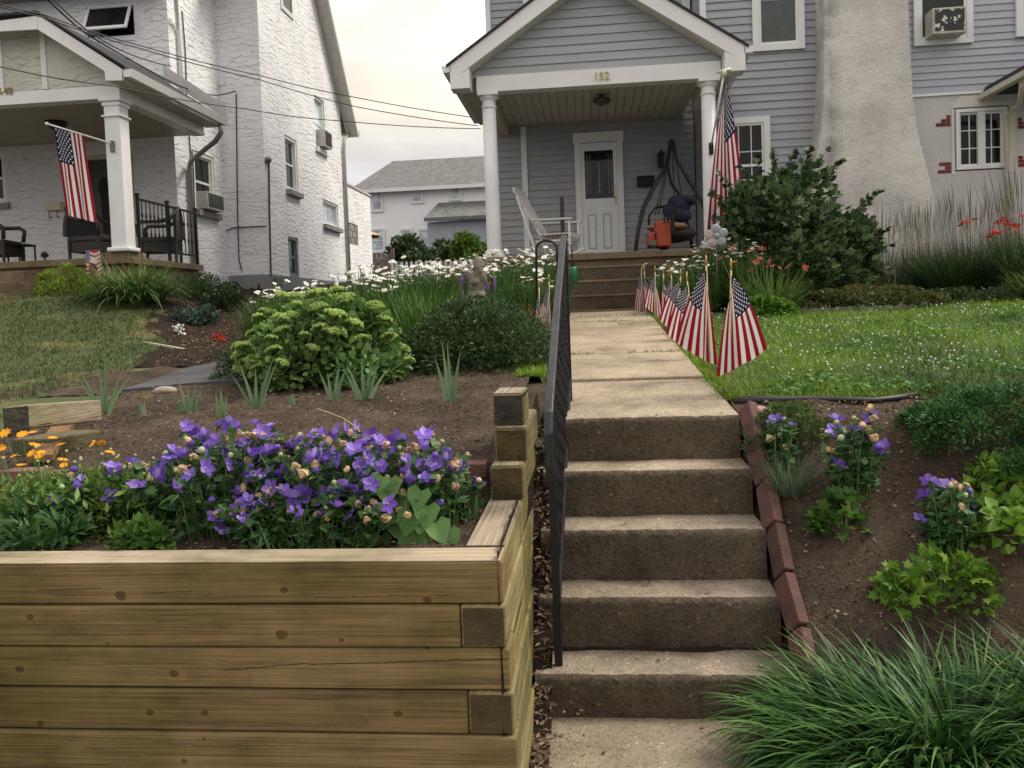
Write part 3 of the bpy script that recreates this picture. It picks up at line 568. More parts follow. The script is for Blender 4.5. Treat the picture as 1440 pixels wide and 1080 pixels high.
m.build('leaded_pattern',M('lead_came',S(140,140,130),rough=.4),d)
m=MB()
for a,b in ((.0,.19),(.27,.46)):
    x0=dx0+.20+a; x1=dx0+.20+b-.04
    for q in ((x0,x1,3.32,3.34),(x0,x1,2.72,2.74),(x0,x0+.02,2.74,3.32),(x1-.02,x1,2.74,3.32)): m.box(q[0],q[1],YA-.06,YA-.0495,q[2],q[3])
m.build('panel_moulding',M('door_moulding',S(176,184,186),S(165,173,175),rough=.4),d)
MB().tube([(dx1-.15,YA-.06,3.62),(dx1-.15,YA-.11,3.62),(dx1-.20,YA-.11,3.62)],.010).box(dx1-.160,dx1-.140,YA-.062,YA-.05,3.5,3.85).build('handle',brass,d)
# windows of gray house
window(h,'-y',YB,2.78,3.60,5.70,7.4,tw=.105,proud=.07,gin=.03,cols=3,rows=2,upper=1,glm=gls)
window(h,'-y',YB,2.22,3.02,3.1,4.66,tw=.10,proud=.07,gin=.03,cols=3,rows=3,glm=gld,half=True)
w=[o for o in h.children if o.name.startswith('window')][0]
MB().box(2.89,3.49,YB-.038,YB-.0345,5.82,6.5).build('lower_glass',M('window_screen',S(62,74,74),S(50,60,58),rough=.15),w)
window(h,'-y',YA,1.08,1.94,6.0,7.6,tw=.10,proud=.07,gin=.03,glm=gls); window(h,'-y',YA,-1.0,-.15,6.85,8.3,tw=.10,proud=.07,gin=.03,glm=gl)
# chimney
zc=[1.6,3.1,3.55,3.95,4.3,4.7,5.2,7,11]; xl=[3.45,3.50,3.54,3.62,3.70,3.74,3.76,3.80,3.84]; xr=[5.42,5.40,5.31,5.21,5.14,5.10,5.08,5.02,5.0]
m=MB(); vs=[];n=len(zc)
for z,a,b in zip(zc,xl,xr):
    for y in (13.1,YB+.1): vs+=[(a,y,z),(b,y,z)]
fs=[]
for i in range(n-1):
    q=i*4; r=q+4; fs+=[(q,q+1,r+1,r),(q+2,q,r,r+2),(q+1,q+3,r+3,r+1)]
fs.append((n*4-4,n*4-3,n*4-1,n*4-2)); m.add(vs,fs)
chs=stucco('chimney_rough_stucco',S(222,217,210),S(200,195,189),ledge=False,bs=1.0,stain=True)
o=m.build('chimney',chs,h,bevel=.05); 
# ============================================================ ATTACHED NEIGHBOR
h2=thing('attached_house','attached house with pale lavender siding above tan stucco','house',(8,14,1.9))
m=MB(); hole=(5.90,6.72,3.62,4.62); wallh(m,'-y',YB,5.05,14,1.6,4.86,[hole]); m.box(5.06,14,YB+.2,22,1.6,9.3); m.build('wall',stc,h2)
siding('siding',vinyl2,h2,YB-.004,lambda z:(5.0,14),4.87,9.2,.1115,lip=.018)
MB().box(5.0,14,YB-.03,YB-.0005,4.83,4.868).build('drip_trim',trim,h2)
MB().add([(5.2,13.2,9.2),(14.2,13.2,9.2),(14.2,18,12.5),(5.2,18,12.5),(5.2,22.6,9.2),(14.2,22.6,9.2)],[(0,1,2,3),(3,2,5,4)]).build('roof',shing,h2)
window(h2,'-y',YB,5.28,6.18,5.62,7.6,tw=.10,proud=.07,gin=.03,cols=0,glm=gl)
window(h2,'-y',YB,6.82,7.7,5.66,7.6,tw=.10,proud=.07,gin=.03,glm=gl)
window(h2,'-y',YB,5.92,6.70,3.64,4.60,tw=.055,proud=.02,gin=-.05,cols=4,rows=3,glm=gld,half=False,mull=.11)
# stucco surround and exposed brick
MB().prism([(5.85,3.56),(5.898,3.56),(5.898,4.62),(5.86,4.6)],'y',YB-.012,YB-.002).prism([(6.722,3.56),(6.80,3.56),(6.82,4.62),(6.722,4.62)],'y',YB-.012,YB-.002).prism([(5.86,4.625),(6.82,4.625),(6.80,4.80),(6.0,4.80)],'y',YB-.012,YB-.002).build('window_surround',stucco('pale_surround_stucco',S(222,218,208),S(205,200,190),ledge=False,bs=.3),h2)
def bricks(rows,name):
    m=MB()
    for x0,x1,z in rows: m.box(x0,x1,YB-.010,YB+.01,z,z+.052)
    m.build(name,M('exposed_brick_red',S(128,62,54),S(100,48,44),rough=.9,bmp=.3),h2)
bricks([(5.62,5.76,4.345),(5.77,5.84,4.345),(5.70,5.84,4.405),(5.78,5.84,4.465)],'exposed_brick')
bricks([(5.64,5.84,3.60),(5.75,5.84,3.66),(5.66,5.84,3.72)],'exposed_brick')
bricks([(6.86,6.94,4.30),(6.96,7.0,4.30),(6.86,6.97,4.24),(6.86,6.92,4.36),(6.86,6.97,3.70),(6.86,6.97,3.64),(6.86,6.93,3.76)],'exposed_brick')
MB().box(6.45,9.6,12.45,13.55,4.78,4.80).prism([(6.30,4.80),(6.36,4.92),(9.6,6.6),(9.6,6.5),(6.45,4.80)],'y',12.2,13.56).build('porch_roof',darksh,h2)
MB().prism([(6.26,4.78),(6.30,4.72),(6.42,4.72),(6.42,4.80),(9.6,6.42),(9.6,6.54),(6.36,4.88)],'y',12.15,12.19).box(6.25,6.36,12.2,13.56,4.72,4.80).build('gutter',M('cream_trim',S(205,200,185),rough=.5),h2)
MB().tube([(6.36,12.5,4.74),(6.36,12.5,4.62),(6.58,13.0,4.5),(6.62,13.45,4.42),(6.64,13.5,4.2),(6.64,13.5,1.9)],.035,8).build('downspout',M('tan_downspout',S(200,192,176),rough=.5),h2,smooth=True)
aircon('weathered window air conditioner with peeling white grille at upper right','-y',YB,5.45,5.95,5.70,6.10,dep=.34,peel=True)
# ============================================================ LEFT HOUSE (148)
X1=-7.55; XW=-6.65; YF=14.4; YW=16.4
g=thing('white_stucco_house','white rough stucco house numbered 148 with covered front porch','house',(-9.4,14.4,2.1))
wd0=(-11.9,-10.93,4.06,5.02); dr=(-9.40,-8.40,2.66,4.86); aw=(-9.12,-8.20,7.02,7.62)
m=MB(); wallh(m,'-y',YF,-13,X1,1.7,9,[dr,aw,wd0],.16); 
sw_=aX(275,226,X1); sb=aX(303,275,X1); s1=(15.12,15.98,3.86,5.02)
wallh(m,'+x',X1,YF,YW,1.7,9,[s1],.12); wallh(m,'-y',YW,X1,XW,2.62,8.9)
c=lambda a,b:aX(a,b,XW)
w1=(19.75,20.50,5.95,7.25); w2=(17.6,18.35,4.58,5.80); w3=(20.05,21.3,4.06,4.70); gb=(21.97,23.1,3.74,4.34); dd=(17.52,18.15,2.35,3.52)
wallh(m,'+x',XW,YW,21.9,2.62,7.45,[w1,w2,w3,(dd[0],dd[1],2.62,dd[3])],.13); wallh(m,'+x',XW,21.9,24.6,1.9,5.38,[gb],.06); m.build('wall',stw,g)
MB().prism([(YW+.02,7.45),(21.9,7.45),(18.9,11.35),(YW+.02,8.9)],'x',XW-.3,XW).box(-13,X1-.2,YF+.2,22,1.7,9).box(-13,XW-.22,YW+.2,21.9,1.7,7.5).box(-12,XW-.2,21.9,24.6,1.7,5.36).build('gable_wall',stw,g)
fgray=stucco('gray_foundation_paint',S(140,142,144),S(118,120,122),ledge=False,bs=.4)
MB().box(X1-.02,XW+.02,YW-.03,YW+.1,1.6,2.62).box(XW-.1,XW+.02,YW+.1,21.9,1.6,2.615).build('foundation',fgray,g)
# roofs
rf=MB()
e=[(21.9+.55,7.45-.62),(18.9,11.45+.12),(YW-.6,8.75)]
rf.prism([(e[0][0],e[0][1]),(e[1][0],e[1][1]),(e[2][0],e[2][1]),(e[2][0],e[2][1]+.12),(e[1][0],e[1][1]+.14),(e[0][0],e[0][1]+.12)],'x',-13,XW+.33); rf.build('roof',shing,g)
MB().prism([(e[0][0]-.02,e[0][1]-.12),(e[1][0],e[1][1]-.14),(e[1][0],e[1][1]+.10),(e[0][0]-.02,e[0][1]+.10)],'x',XW+.31,XW+.345).build('rake_board',trim,g)
MB().prism([(e[0][0]-.05,e[0][1]-.10),(e[1][0],e[1][1]-.12),(e[1][0],e[1][1]-.08),(e[0][0]-.05,e[0][1]-.06)],'x',XW+.002,XW+.308).build('rake_soffit',soff,g)
MB().box(XW-.6,XW+.36,e[0][0]-.02,e[0][0]+.12,e[0][1]-.02,e[0][1]+.10).build('gutter',trim,g)
MB().tube([(XW+.08,22.3,6.8),(XW+.06,21.95,6.6),(XW+.06,21.88,6.3),(XW+.06,21.86,2.4)],.05,8).build('downspout',M('gray_downspout',S(170,168,160),rough=.5),g,smooth=True)
MB().box(-13,X1-.02,YF-.45,YF-.002,7.76,7.84).build('soffit',M('brown_soffit',S(150,140,125),rough=.7),g); MB().box(-13,X1-.01,YF-.48,YF-.002,7.845,8.0).prism([(YF-.5,9.1),(22,9.1),(18,11.6)],'x',-13,X1+.1).build('front_roof',shing,g)
MB().box(-12,XW+.03,21.9,24.63,5.38,5.44).build('parapet_cap',M('cap_stone',S(190,186,178),rough=.8),g)
gs=M('stone_sill',S(150,148,144),S(125,124,120),rough=.9,bmp=.3)
window(g,'+x',XW,*w1,tw=.06,proud=-.03,gin=-.10,glm=gll,sill=.07,silm=white); window(g,'+x',XW,*w2,tw=.07,proud=-.02,gin=-.10,glm=gl,sill=.10,silm=gs)
window(g,'+x',XW,*w3,tw=.06,proud=-.03,gin=-.10,glm=gll,sill=.10,silm=gs,half=False,cols=2,rows=1); window(g,'+x',XW,dd[0],dd[1],2.62,dd[3],tw=.06,proud=-.02,gin=-.09,glm=gl,frame=M('gray_door_frame',S(120,128,132),rough=.5))
o=window(g,'+x',XW,17.75,18.5,8.62,9.9,tw=.06,proud=.03,gin=.01,glm=gl)
m=MB(); gm=M('glass_block',S(150,140,128),S(125,118,110),rough=.25)
for i in range(5):
    for k in range(3): wbox(m,'+x',XW,gb[0]+.01+(gb[1]-gb[0])*i/5,gb[0]-.01+(gb[1]-gb[0])*(i+1)/5,-.055,-.02-.01*((i+k)%2),gb[2]+.008+(gb[3]-gb[2])*k/3,gb[2]-.008+(gb[3]-gb[2])*(k+1)/3)
m.build('glass_block_window',gm,g)
window(g,'+x',X1,*s1,tw=.07,proud=-.02,gin=-.09,glm=gl,sill=.10,silm=gs)
window(g,'-y',YF,*wd0,tw=.07,proud=.0,gin=-.09,glm=gld,sill=.06,silm=gs)
aircon('window air conditioner on side wall above left porch railing','+x',X1,15.2,15.9,3.88,4.22,dep=.20)
aircon('small air conditioner in tall window high on side wall','+x',XW,19.85,20.4,5.98,6.4,dep=.20)
# awning window tilted out
m=MB(); a,b,c0,d0=aw; fr=MB().box(a,b,YF+.02,YF+.1,d0-.05,d0); ow=fr.build('awning_window',trim,g); MB().box(a,b,YF-.02,YF+.12,c0-.10,c0-.01).build('sill',trim,ow)
MB().box(a+.02,b-.02,YF+.10,YF+.13,c0,d0-.06).build('opening',gld,ow)
til=Matrix.Rotation(R_(-24),3,'X')
def tl(x,y,z): v=til@Vector((x,y,z)); return (v.x+(a+b)/2,v.y+YF+.02,v.z+d0-.05)
hw=(b-a)/2-.03; hh=d0-c0-.06; m=MB()
for q in ((-hw,hw,-.05,0),(-hw,hw,-hh,-hh+.06),(-hw,-hw+.05,-hh+.06,-.05),(hw-.05,hw,-hh+.06,-.05)): m.add([tl(x,y,z) for z in (q[2],q[3]) for (x,y) in ((q[0],-.03),(q[1],-.03),(q[1],0),(q[0],0))],[(3,2,1,0),(4,5,6,7),(0,1,5,4),(1,2,6,5),(2,3,7,6),(3,0,4,7)])
m.build('sash',trim,ow); MB().add([tl(-hw+.05,-.012,-hh+.06),tl(hw-.05,-.012,-hh+.06),tl(hw-.05,-.012,-.05),tl(-hw+.05,-.012,-.05)],[(0,1,2,3)]).build('glass',gl,ow)
# door of left house
do=MB().box(dr[0]+.05,dr[1]-.05,YF+.06,YF+.10,2.68,4.78).build('door',M('dark_screen_door',S(58,54,50),S(48,45,42),rough=.4),g)
m=MB()
for q in ((dr[0]-.02,dr[0]+.07,2.66,4.86),(dr[1]-.07,dr[1]+.02,2.66,4.86),(dr[0]+.07,dr[1]-.07,4.77,4.86)): m.box(q[0],q[1],YF-.02,YF+.055,q[2],q[3])
m.build('door_frame',M('cream_door_frame',S(190,184,165),rough=.5),g)
# porch: foundation, cap, floor, steps
MB().box(-13,-6.80,11.36,13.58,1.5,2.555).box(-13,X1+.02,13.58,YF,1.5,2.555).build('porch_foundation',porchc,g)
MB().box(-13,-6.73,11.29,13.64,2.557,2.66).box(-13,X1-.003,13.64,YF-.004,2.557,2.66).build('porch_floor',porchc,g,bevel=.012)
for k in range(3): MB().box(-10.6,-8.15,11.29-.30*(k+1),11.285-.30*k+ (.07 if k==0 else 0),1.4,2.49-.17*(k)).build('porch_step',porchc,g,bevel=.012)
# column and beams
cx,cy=-6.86,11.42; o=MB().box(cx-.12,cx+.12,cy-.12,cy+.12,2.80,4.92).build('column',white,g,bevel=.01)
MB().box(cx-.17,cx+.17,cy-.17,cy+.17,2.735,2.80).build('column_base',white,o,bevel=.02); MB().box(cx-.15,cx+.15,cy-.15,cy+.15,4.70,4.73).box(cx-.14,cx+.14,cy-.14,cy+.14,4.86,4.92).box(cx-.17,cx+.17,cy-.17,cy+.17,4.921,4.97).build('capital',white,o,bevel=.01)
MB().box(cx-.30,cx+.12,cy-.10,cy+.3,2.661,2.735).build('plinth',porchc,g)
MB().box(-13,-6.72,11.3,11.5,4.972,5.16).box(-6.93,-6.72,11.5,13.9,4.972,5.16).build('beam',trim,g,bevel=.005)
pcl=M('porch_ceiling_paint',S(180,176,160),S(168,164,148),rough=.6); MB().box(-13,-6.93,11.5,YF-.01,5.11,5.13).build('porch_ceiling',pcl,g)
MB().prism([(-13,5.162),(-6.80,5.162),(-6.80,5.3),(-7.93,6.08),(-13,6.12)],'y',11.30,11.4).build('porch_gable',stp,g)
for x in (-8.55,-7.86): MB().box(x-.04,x+.04,11.285,11.299,5.162,6.05).build('batten',white,g)
YQ=10.98
def q2(pts): return [(p[0],p[2]) for p in (aY(a,b,YQ) for a,b in pts)]
MB().prism(q2([(-260,58),(-260,40),(0,29),(54,22),(52,41),(0,44)]),'y',YQ,YQ+.03).prism(q2([(54.5,22),(172,97),(171,113),(148,113),(147,100),(52.5,41)]),'y',YQ,YQ+.03).build('barge_board',trim,g)
pA=aY(54,20,YQ); pB=aY(175,98,YQ); zA,zB=pA[2]+.01,pB[2]+.01; xA,xB=pA[0],pB[0]+.02
rs=MB().prism([(xA,zA),(xB,zB),(xB,zB+.035),(xA,zA+.035)],'y',YQ-.03,14.0).prism([(-13,zA-.02),(xA,zA),(xA,zA+.035),(-13,zA+.02)],'y',YQ-.03,YF-.01)
rs.build('porch_roof',darksh,g)
MB().prism([(xA,zA-.03),(xB-.1,zB-.03),(xB-.1,zB-.005),(xA,zA-.005)],'y',YQ+.04,13.98).box(-6.72,xB-.05,11.0,13.98,zB-.14,zB-.11).build('soffit',soff,g)
MB().prism([(xB-.04,zB-.11),(xB+.06,zB-.11),(xB+.10,zB-.005),(xB-.04,zB-.005)],'y',YQ,14.02).build('gutter',trim,g)
MB().prism([(xA,zA+.04),(xB-.1,zB+.10),(xB-.1,zB+.34),(xA,zA+.3)],'y',YF-.012,YF-.004).build('flashing',M('pale_flashing',S(190,188,184),rough=.5),g)
dsm=M('gray_gutter_pipe',S(150,147,138),rough=.5)
MB().tube([(xB+.0,13.9,zB-.11),(xB+.0,13.92,zB-.25),(xB-.15,14.0,zB-.38),(X1+.12,14.75,4.72),(X1+.06,14.8,4.6),(X1+.06,14.8,2.2)],.045,8).build('downspout',dsm,g,smooth=True)
MB().tube([(X1+.30,YF-.3,7.74),(X1+.28,YF-.2,7.6),(X1+.06,YF+.25,7.25),(X1+.05,YF+.3,7.1),(X1+.05,YF+.3,5.3)],.04,8).build('downspout',white,g,smooth=True)
cb=M('cable_gray',S(60,60,60),rough=.6)
for y,z0,z1 in ((14.95,2.6,7.6),(15.02,2.7,5.0)): MB().tube([(X1+.02,y+.02*math.sin(z*3),z) for z in np.linspace(z0,z1,14)],.012,6).build('conduit',cb,g,smooth=True)
MB().tube([(*aY(332,132,YW-.02),),(*aY(334,300,YW-.02),),(*aY(336,365,YW-.02),),(*aY(340,380,YW-.02),)],.012,6).build('conduit',cb,g); 
MB().tube([(*aY(374,318,YW-.03),),(*aY(330,320,YW-.03),),(*aY(316,325,YW-.03),),(*aY(314,335,YW-.03),),(*aY(316,380,YW-.03),),(*aY(312,390,YW-.03),),(*aY(290,388,YW-.03),)],.014,6).build('conduit',cb,g)
MB().tube([(*aX(378,228,XW+.03),),(*aX(379,300,XW+.03),),(*aX(381,388,XW+.03),)],.02,6).build('conduit',cb,g); p=aX(377,225,XW+.06); MB().ell(p,(.07,.09,.07)).build('service_head',steel,g,smooth=True)
MB().box(XW,XW+.07,16.55,16.95,2.36,2.56).build('wall_vent',steel,g)
text('148',.15,tuple(aY(8,133,11.285)),M('gold_numbers_old',S(165,140,85),S(130,105,60),rough=.5,metal=.3),g,'house_number')
MB().box(X1+.001,X1+.05,14.9,15.9,2.1,2.4).build('basement_window',gld,g)
p=aY(363,408,YW-.1); t=thing('floodlight','dark twin floodlight on gray foundation beside trailing hose','floodlight',tuple(p))
MB().tube([p+(0,.06,.12),p+(0,.0,.0)],.02).prism([(p[0]-.12,p[2]-.06),(p[0]+.12,p[2]-.06),(p[0]+.06,p[2]+.03),(p[0]-.06,p[2]+.03)],'y',p[1]-.1,p[1]+.06).tube([p+(-.22,-.02,-.04),p+(-.10,-.02,.04)],[.05,.03]).build('lamp_housing',blk,t)
tag(MB().tube([aY(322,397,YW-.08),aY(332,397,YW-.09),aY(345,412,YW-.12),aY(358,430,YW-.2),aY(372,448,YW-.3)],.018,6).build('hose',blk,smooth=True,loc=tuple(aY(322,397,YW))),'black hose hanging down the gray foundation of the white house','hose')
# porch railing of left house
t=thing('porch_railing','black iron railing with twisted balusters on left porch edge','railing',(-6.8,12.3,2.66))
xr_=-6.80; yy=(11.75,12.62,13.56)
for y in yy: MB().box(xr_-.02,xr_+.02,y-.02,y+.02,2.66,3.62).box(xr_-.028,xr_+.028,y-.028,y+.028,3.62,3.65).build('post',blk,t)
MB().box(xr_-.02,xr_+.02,yy[0],yy[2],3.55,3.58).build('top_rail',blk,t); MB().box(xr_-.015,xr_+.015,yy[0],yy[2],2.80,2.83).build('bottom_rail',blk,t)
k=0
for y in np.arange(yy[0]+.11,yy[2]-.05,.118):
    if min(abs(y-q) for q in yy)<.05: continue
    MB().tube([(xr_,y,2.83),(xr_,y,3.0),(xr_,y,3.05),(xr_,y,3.10),(xr_,y,3.28),(xr_,y,3.33),(xr_,y,3.38),(xr_,y,3.55)],[.008,.008,.017,.008,.008,.017,.008,.008],6).build('baluster',blk,t)
# mail box, porch light, light of right porch
p=aY(76,290,YF-.06); t=thing('mailbox','cream wall mailbox with two hooks beside left house door','mailbox',tuple(p)); MB().box(p[0]-.16,p[0]+.16,YF-.12,YF-.003,p[2]-.08,p[2]+.07).build('box_body',M('cream_box',S(215,208,180),rough=.5),t,bevel=.01)
for dx in (-.1,.06): MB().tube([p+(dx,0,-.08),p+(dx,-.02,-.2),p+(dx+.03,-.04,-.23),p+(dx+.06,-.03,-.19)],.008,6).build('hook',blk,t)
p=aY(79,166,12.9); t=thing('ceiling_light','dark flush ceiling light above the left porch flag','ceiling light',(p[0],12.9,5.05)); MB().lathe([(.17,.06),(.17,.03),(.10,-.06),(.04,-.08)],p[0],12.9,5.05,20).build('lamp_shade',M('bronze_dark',(.03,.026,.02),rough=.5),t,smooth=True)
p=aY(846,143,12.9); t=thing('ceiling_light','pewter scalloped ceiling light in the porch of house 152','ceiling light',(p[0],12.9,4.95))
MB().lathe([(.05,.05),(.05,.0),(.14,-.02),(.15,-.05),(.12,-.09),(.06,-.11),(.02,-.13)],p[0],12.9,4.95,10).build('lamp_shade',M('pewter',S(105,103,95),S(75,74,68),rough=.4,metal=.4),t)
p=aY(908,255,YA-.08); t=thing('mailbox','black wall mailbox between white door and swing stand','mailbox',tuple(p)); MB().box(p[0]-.15,p[0]+.15,YA-.14,YA-.02,p[2]-.09,p[2]+.07).prism([(p[0]-.155,p[2]+.071),(p[0]+.155,p[2]+.071),(p[0]+.155,p[2]+.09),(p[0]-.155,p[2]+.09)],'y',YA-.16,YA-.02).build('box_body',blk,t,bevel=.008)
p=aY(929,228,YA-.1); t=thing('wall_sconce','black lantern wall sconce above the black mailbox','wall lamp',tuple(p)); MB().box(p[0]-.05,p[0]+.05,YA-.20,YA-.09,p[2]-.1,p[2]+.12).box(p[0]-.03,p[0]+.03,YA-.09,YA-.02,p[2]-.0,p[2]+.06).prism([(p[0]-.07,p[2]+.12),(p[0]+.07,p[2]+.12),(p[0],p[2]+.2)],'y',YA-.22,YA-.07).build('lantern',blk,t)
# ============================================================ BACKGROUND HOUSE
YH=46.
def bx(a,b): q=aY(a,b,YH); return q[0],q[2]
b=thing('distant_white_house','white two storey house with gray roof beyond the gap','house',(*aY(600,380,YH),))
wl=M('far_white_siding',S(242,243,245),S(236,238,242),rough=.6,sc_=1.5,stretch=(.3,.3,6)); xL,zg=bx(512,385); xR,_=bx(800,370); ze=bx(600,262)[1]
MB().box(xL,xR,YH,YH+9,1,ze).build('wall',wl,b)
zr=ze+ (bx(600,224)[1]-bx(600,262)[1])*1.12+.6; xr0=bx(529,222)[0]; xe0=bx(492,262)[0]
MB().add([(xe0,YH-.5,ze-.1),(xR+3,YH-.5,ze-.1),(xR+3,YH+4,zr),(xr0,YH+4,zr),(xe0,YH+9,ze-.1),(xR+3,YH+9,ze-.1)],[(0,1,2,3),(0,3,4),(3,2,5,4)]).build('roof',shing2,b)
MB().box(xe0,xR+3,YH-.56,YH-.5,ze-.28,ze-.08).build('fascia',white,b)
def fw(a0,b0,a1,b1,gm=gll,hf=True,cl=0,rw=0):
    x0,z1=bx(a0,b0); x1,z0=bx(a1,b1); window(b,'-y',YH,x0,x1,z0,z1,tw=.12,proud=.1,gin=.04,glm=gm,half=hf,cols=cl,rows=rw)
fw(521,266,540,298); fw(577,265,596,286); fw(631,263,650,282); fw(520,322,543,355); fw(562,322,581,347); fw(587,322,606,347); fw(626,314,644,332,gld,False,2,2)
x0,z0=bx(606,312); x1,z1=bx(680,292)
MB().add([(x0,YH-2,z0),(x1+2,YH-2,z0),(x1+2,YH-.01,z1+.4),(x0+.5,YH-.01,z1+.4)],[(0,1,2,3)]).box(x0,x1+2,YH-2.02,YH-1.98,z0-.2,z0-.005).build('porch_roof',shing2,b)
MB().box(x0+.1,x1+1,YH-1.6,YH-.01,z0-2.5,z0-.2).build('rear_porch',M('far_gray_wall',S(160,165,178),rough=.6),b)
for q,r in ((632,244),(608,252),(618,252)): 
    x,z=bx(q,r); MB().lathe([(.10,-.4),(.1,.5),(.16,.5),(.16,.62)],x,YH+1.8,z-.3,8).build('roof_vent',white if q==632 else blk,b)
# fences, umbrella, rear shrubs behind
yy=27; t=thing('wooden_fence','weathered gray board fence near the far stucco corner','fence',tuple(aY(537,365,yy)))
x0=aY(505,357,yy)[0]; x1=aY(549,357,yy)[0]; zt0=aY(530,357,yy)[2]; m=MB(); x=x0; k=0
while x<x1: m.box(x,x+.14,yy,yy+.02,2.6,zt0+.03*math.sin(k*5)); x+=.155; k+=1
m.build('boards',M('weathered_fence',S(140,130,120),S(105,98,90),rough=.9),t); MB().box(x1,x1+.12,yy-.03,yy+.09,2.6,zt0+.16).build('post',M('weathered_fence_post',S(110,102,92),rough=.9),t)
yy=24; t=thing('picket_fence','white picket fence behind the white daisies','fence',tuple(aY(600,375,yy))); x0=aY(549,368,yy)[0]; x1=aY(690,366,yy)[0]; zt0=aY(600,366,yy)[2]; m=MB(); x=x0
while x<x1: m.prism([(x,2.4),(x+.08,2.4),(x+.08,zt0-.05),(x+.04,zt0),(x,zt0-.05)],'y',yy,yy+.02); x+=.15
m.build('pickets',white,t); MB().box(x0,x1,yy+.02,yy+.05,zt0-.25,zt0-.17).build('rail',white,t)
p=aY(524,325,34); t=thing('patio_umbrella','tan patio umbrella edge peeking past the stucco corner','umbrella',(p[0]-1.2,34,3.5)); MB().lathe([(1.55,-.35),(.8,.0),(.02,.32),(.0,.33)],p[0]-1.2,34,p[2]+.15,8).build('canopy',M('tan_canvas',S(190,150,110),rough=.8),t); MB().lathe([(.03,0),(.03,p[2]-3.4)],p[0]-1.2,34,3.5,8).build('pole',steel,t)
# ============================================================ PLANT TOOLS
def unit(v): return v/(np.linalg.norm(v,axis=-1,keepdims=True)+1e-9)
LT={'diamond':(np.array([(0,0,0),(-.42,.45,.1),(0,1,-.03),(.42,.45,.1)]),np.array([(0,1,2),(0,2,3)])),
'lance':(np.array([(0,0,0),(-.17,.4,.05),(0,1,-.1),(.17,.4,.05)]),np.array([(0,1,2),(0,2,3)])),
'round':(np.array([(0,0,0),(-.42,.25,.06),(-.45,.65,.1),(0,1,-.05),(.45,.65,.1),(.42,.25,.06)]),np.array([(0,1,2),(0,2,3),(0,3,4),(0,4,5)])),
'maple':(np.array([(0,0,0),(-.5,.18,.05),(-.3,.42,.02),(-.62,.62,-.06),(-.22,.66,.02),(0,1.05,-.1),(.22,.66,.02),(.62,.62,-.06),(.3,.42,.02),(.5,.18,.05)]),np.array([(0,1,2),(0,2,4),(2,3,4),(0,4,5),(0,5,6),(0,6,8),(6,7,8),(0,8,9)])),
'needle':(np.array([(-.09,0,0),(.09,0,0),(0,1,0)]),np.array([(0,1,2)])),
'heart':(np.array([(0,.12,0),(-.28,-.06,.1),(-.55,.2,.17),(-.42,.6,.13),(0,1.05,-.14),(.42,.6,.13),(.55,.2,.17),(.28,-.06,.1)]),np.array([(0,1,2),(0,2,3),(0,3,4),(0,4,5),(0,5,6),(0,6,7)]))}
def leafmesh(pos,dirs,size,kind='diamond',up=.6):
    n=len(pos); d=unit(dirs); z=unit(rng.normal(size=(n,3))*(1-up)+np.array([0,0,1.])*up+dirs*.25); x=unit(np.cross(d,z)); z=np.cross(x,d)
    tv,tf=LT[kind]; s=np.broadcast_to(np.asarray(size,float),(n,))[:,None,None]
    V=(tv[None,:,0:1]*x[:,None]+tv[None,:,1:2]*d[:,None]+tv[None,:,2:3]*z[:,None])*s+pos[:,None]
    F=(tf[None]+(np.arange(n)*len(tv))[:,None,None]).reshape(-1,3)
    return V.reshape(-1,3),F
def blades(pos,az,ln,lean,wd,segs=3,droop=0.,base_w=1.0):
    n=len(pos); ln=np.broadcast_to(ln,(n,)); lean=np.broadcast_to(lean,(n,)); wd=np.broadcast_to(wd,(n,)); droop=np.broadcast_to(droop,(n,))
    h=np.stack([np.cos(az),np.sin(az),0*az],-1); sd=np.stack([-np.sin(az),np.cos(az),0*az],-1); P=np.array(pos,float); V=[]
    for k in range(segs+1):
        t=k/segs; w=wd*(base_w if k==0 else 1)*(1-t**1.8 if k<segs else .02)*.5
        V.append(P-sd*w[:,None]); V.append(P+sd*w[:,None])
        a=lean+droop*(t+.5/segs); P=P+(h*np.sin(a)[:,None]+np.array([0,0,1.])*np.cos(a)[:,None])*(ln/segs)[:,None]
    V=np.stack(V,1); m=2*(segs+1); q=np.array([(2*k,2*k+1,2*k+3,2*k+2) for k in range(segs)])
    return V.reshape(-1,3),(q[None]+(np.arange(n)*m)[:,None,None]).reshape(-1,4)
def merge(parts):
    V=[];F=[];b=0
    for v,f in parts: V.append(v); F.append(f+b); b+=len(v)
    return np.concatenate(V),np.concatenate(F)
def dome(n,rx,ry,h,lumps=14,lr=.38,inner=.25,low=-.05,seed=0,flat=1.0):
    """points on lumpy dome: positions, outward dirs"""
    q=np.random.default_rng(seed); u=q.uniform(0,2*math.pi,lumps); w=q.uniform(low,1,lumps)**.8 if low>=0 else np.clip(q.uniform(low,1,lumps),0,1)
    cr=np.sqrt(np.clip(1-w**2,0,1)); C=np.stack([cr*np.cos(u),cr*np.sin(u),w],-1)*(1-lr*.75); LR=lr*q.uniform(.7,1.25,lumps)
    i=q.integers(0,lumps,n); d=unit(q.normal(size=(n,3))+C[i]*1.1); r=q.uniform(0,1,n)**.28
    p=C[i]+d*(LR[i]*r)[:,None]; ni=int(n*inner); g=unit(q.normal(size=(ni,3))); g[:,2]=np.abs(g[:,2]); p[:ni]=g*(q.uniform(.35,.8,ni))[:,None]; d[:ni]=g
    p[:,2]=np.maximum(p[:,2],0.015+q.uniform(0,.05,n)); return p*np.array([rx,ry,h]),unit(d+np.array([0,0,.25]))
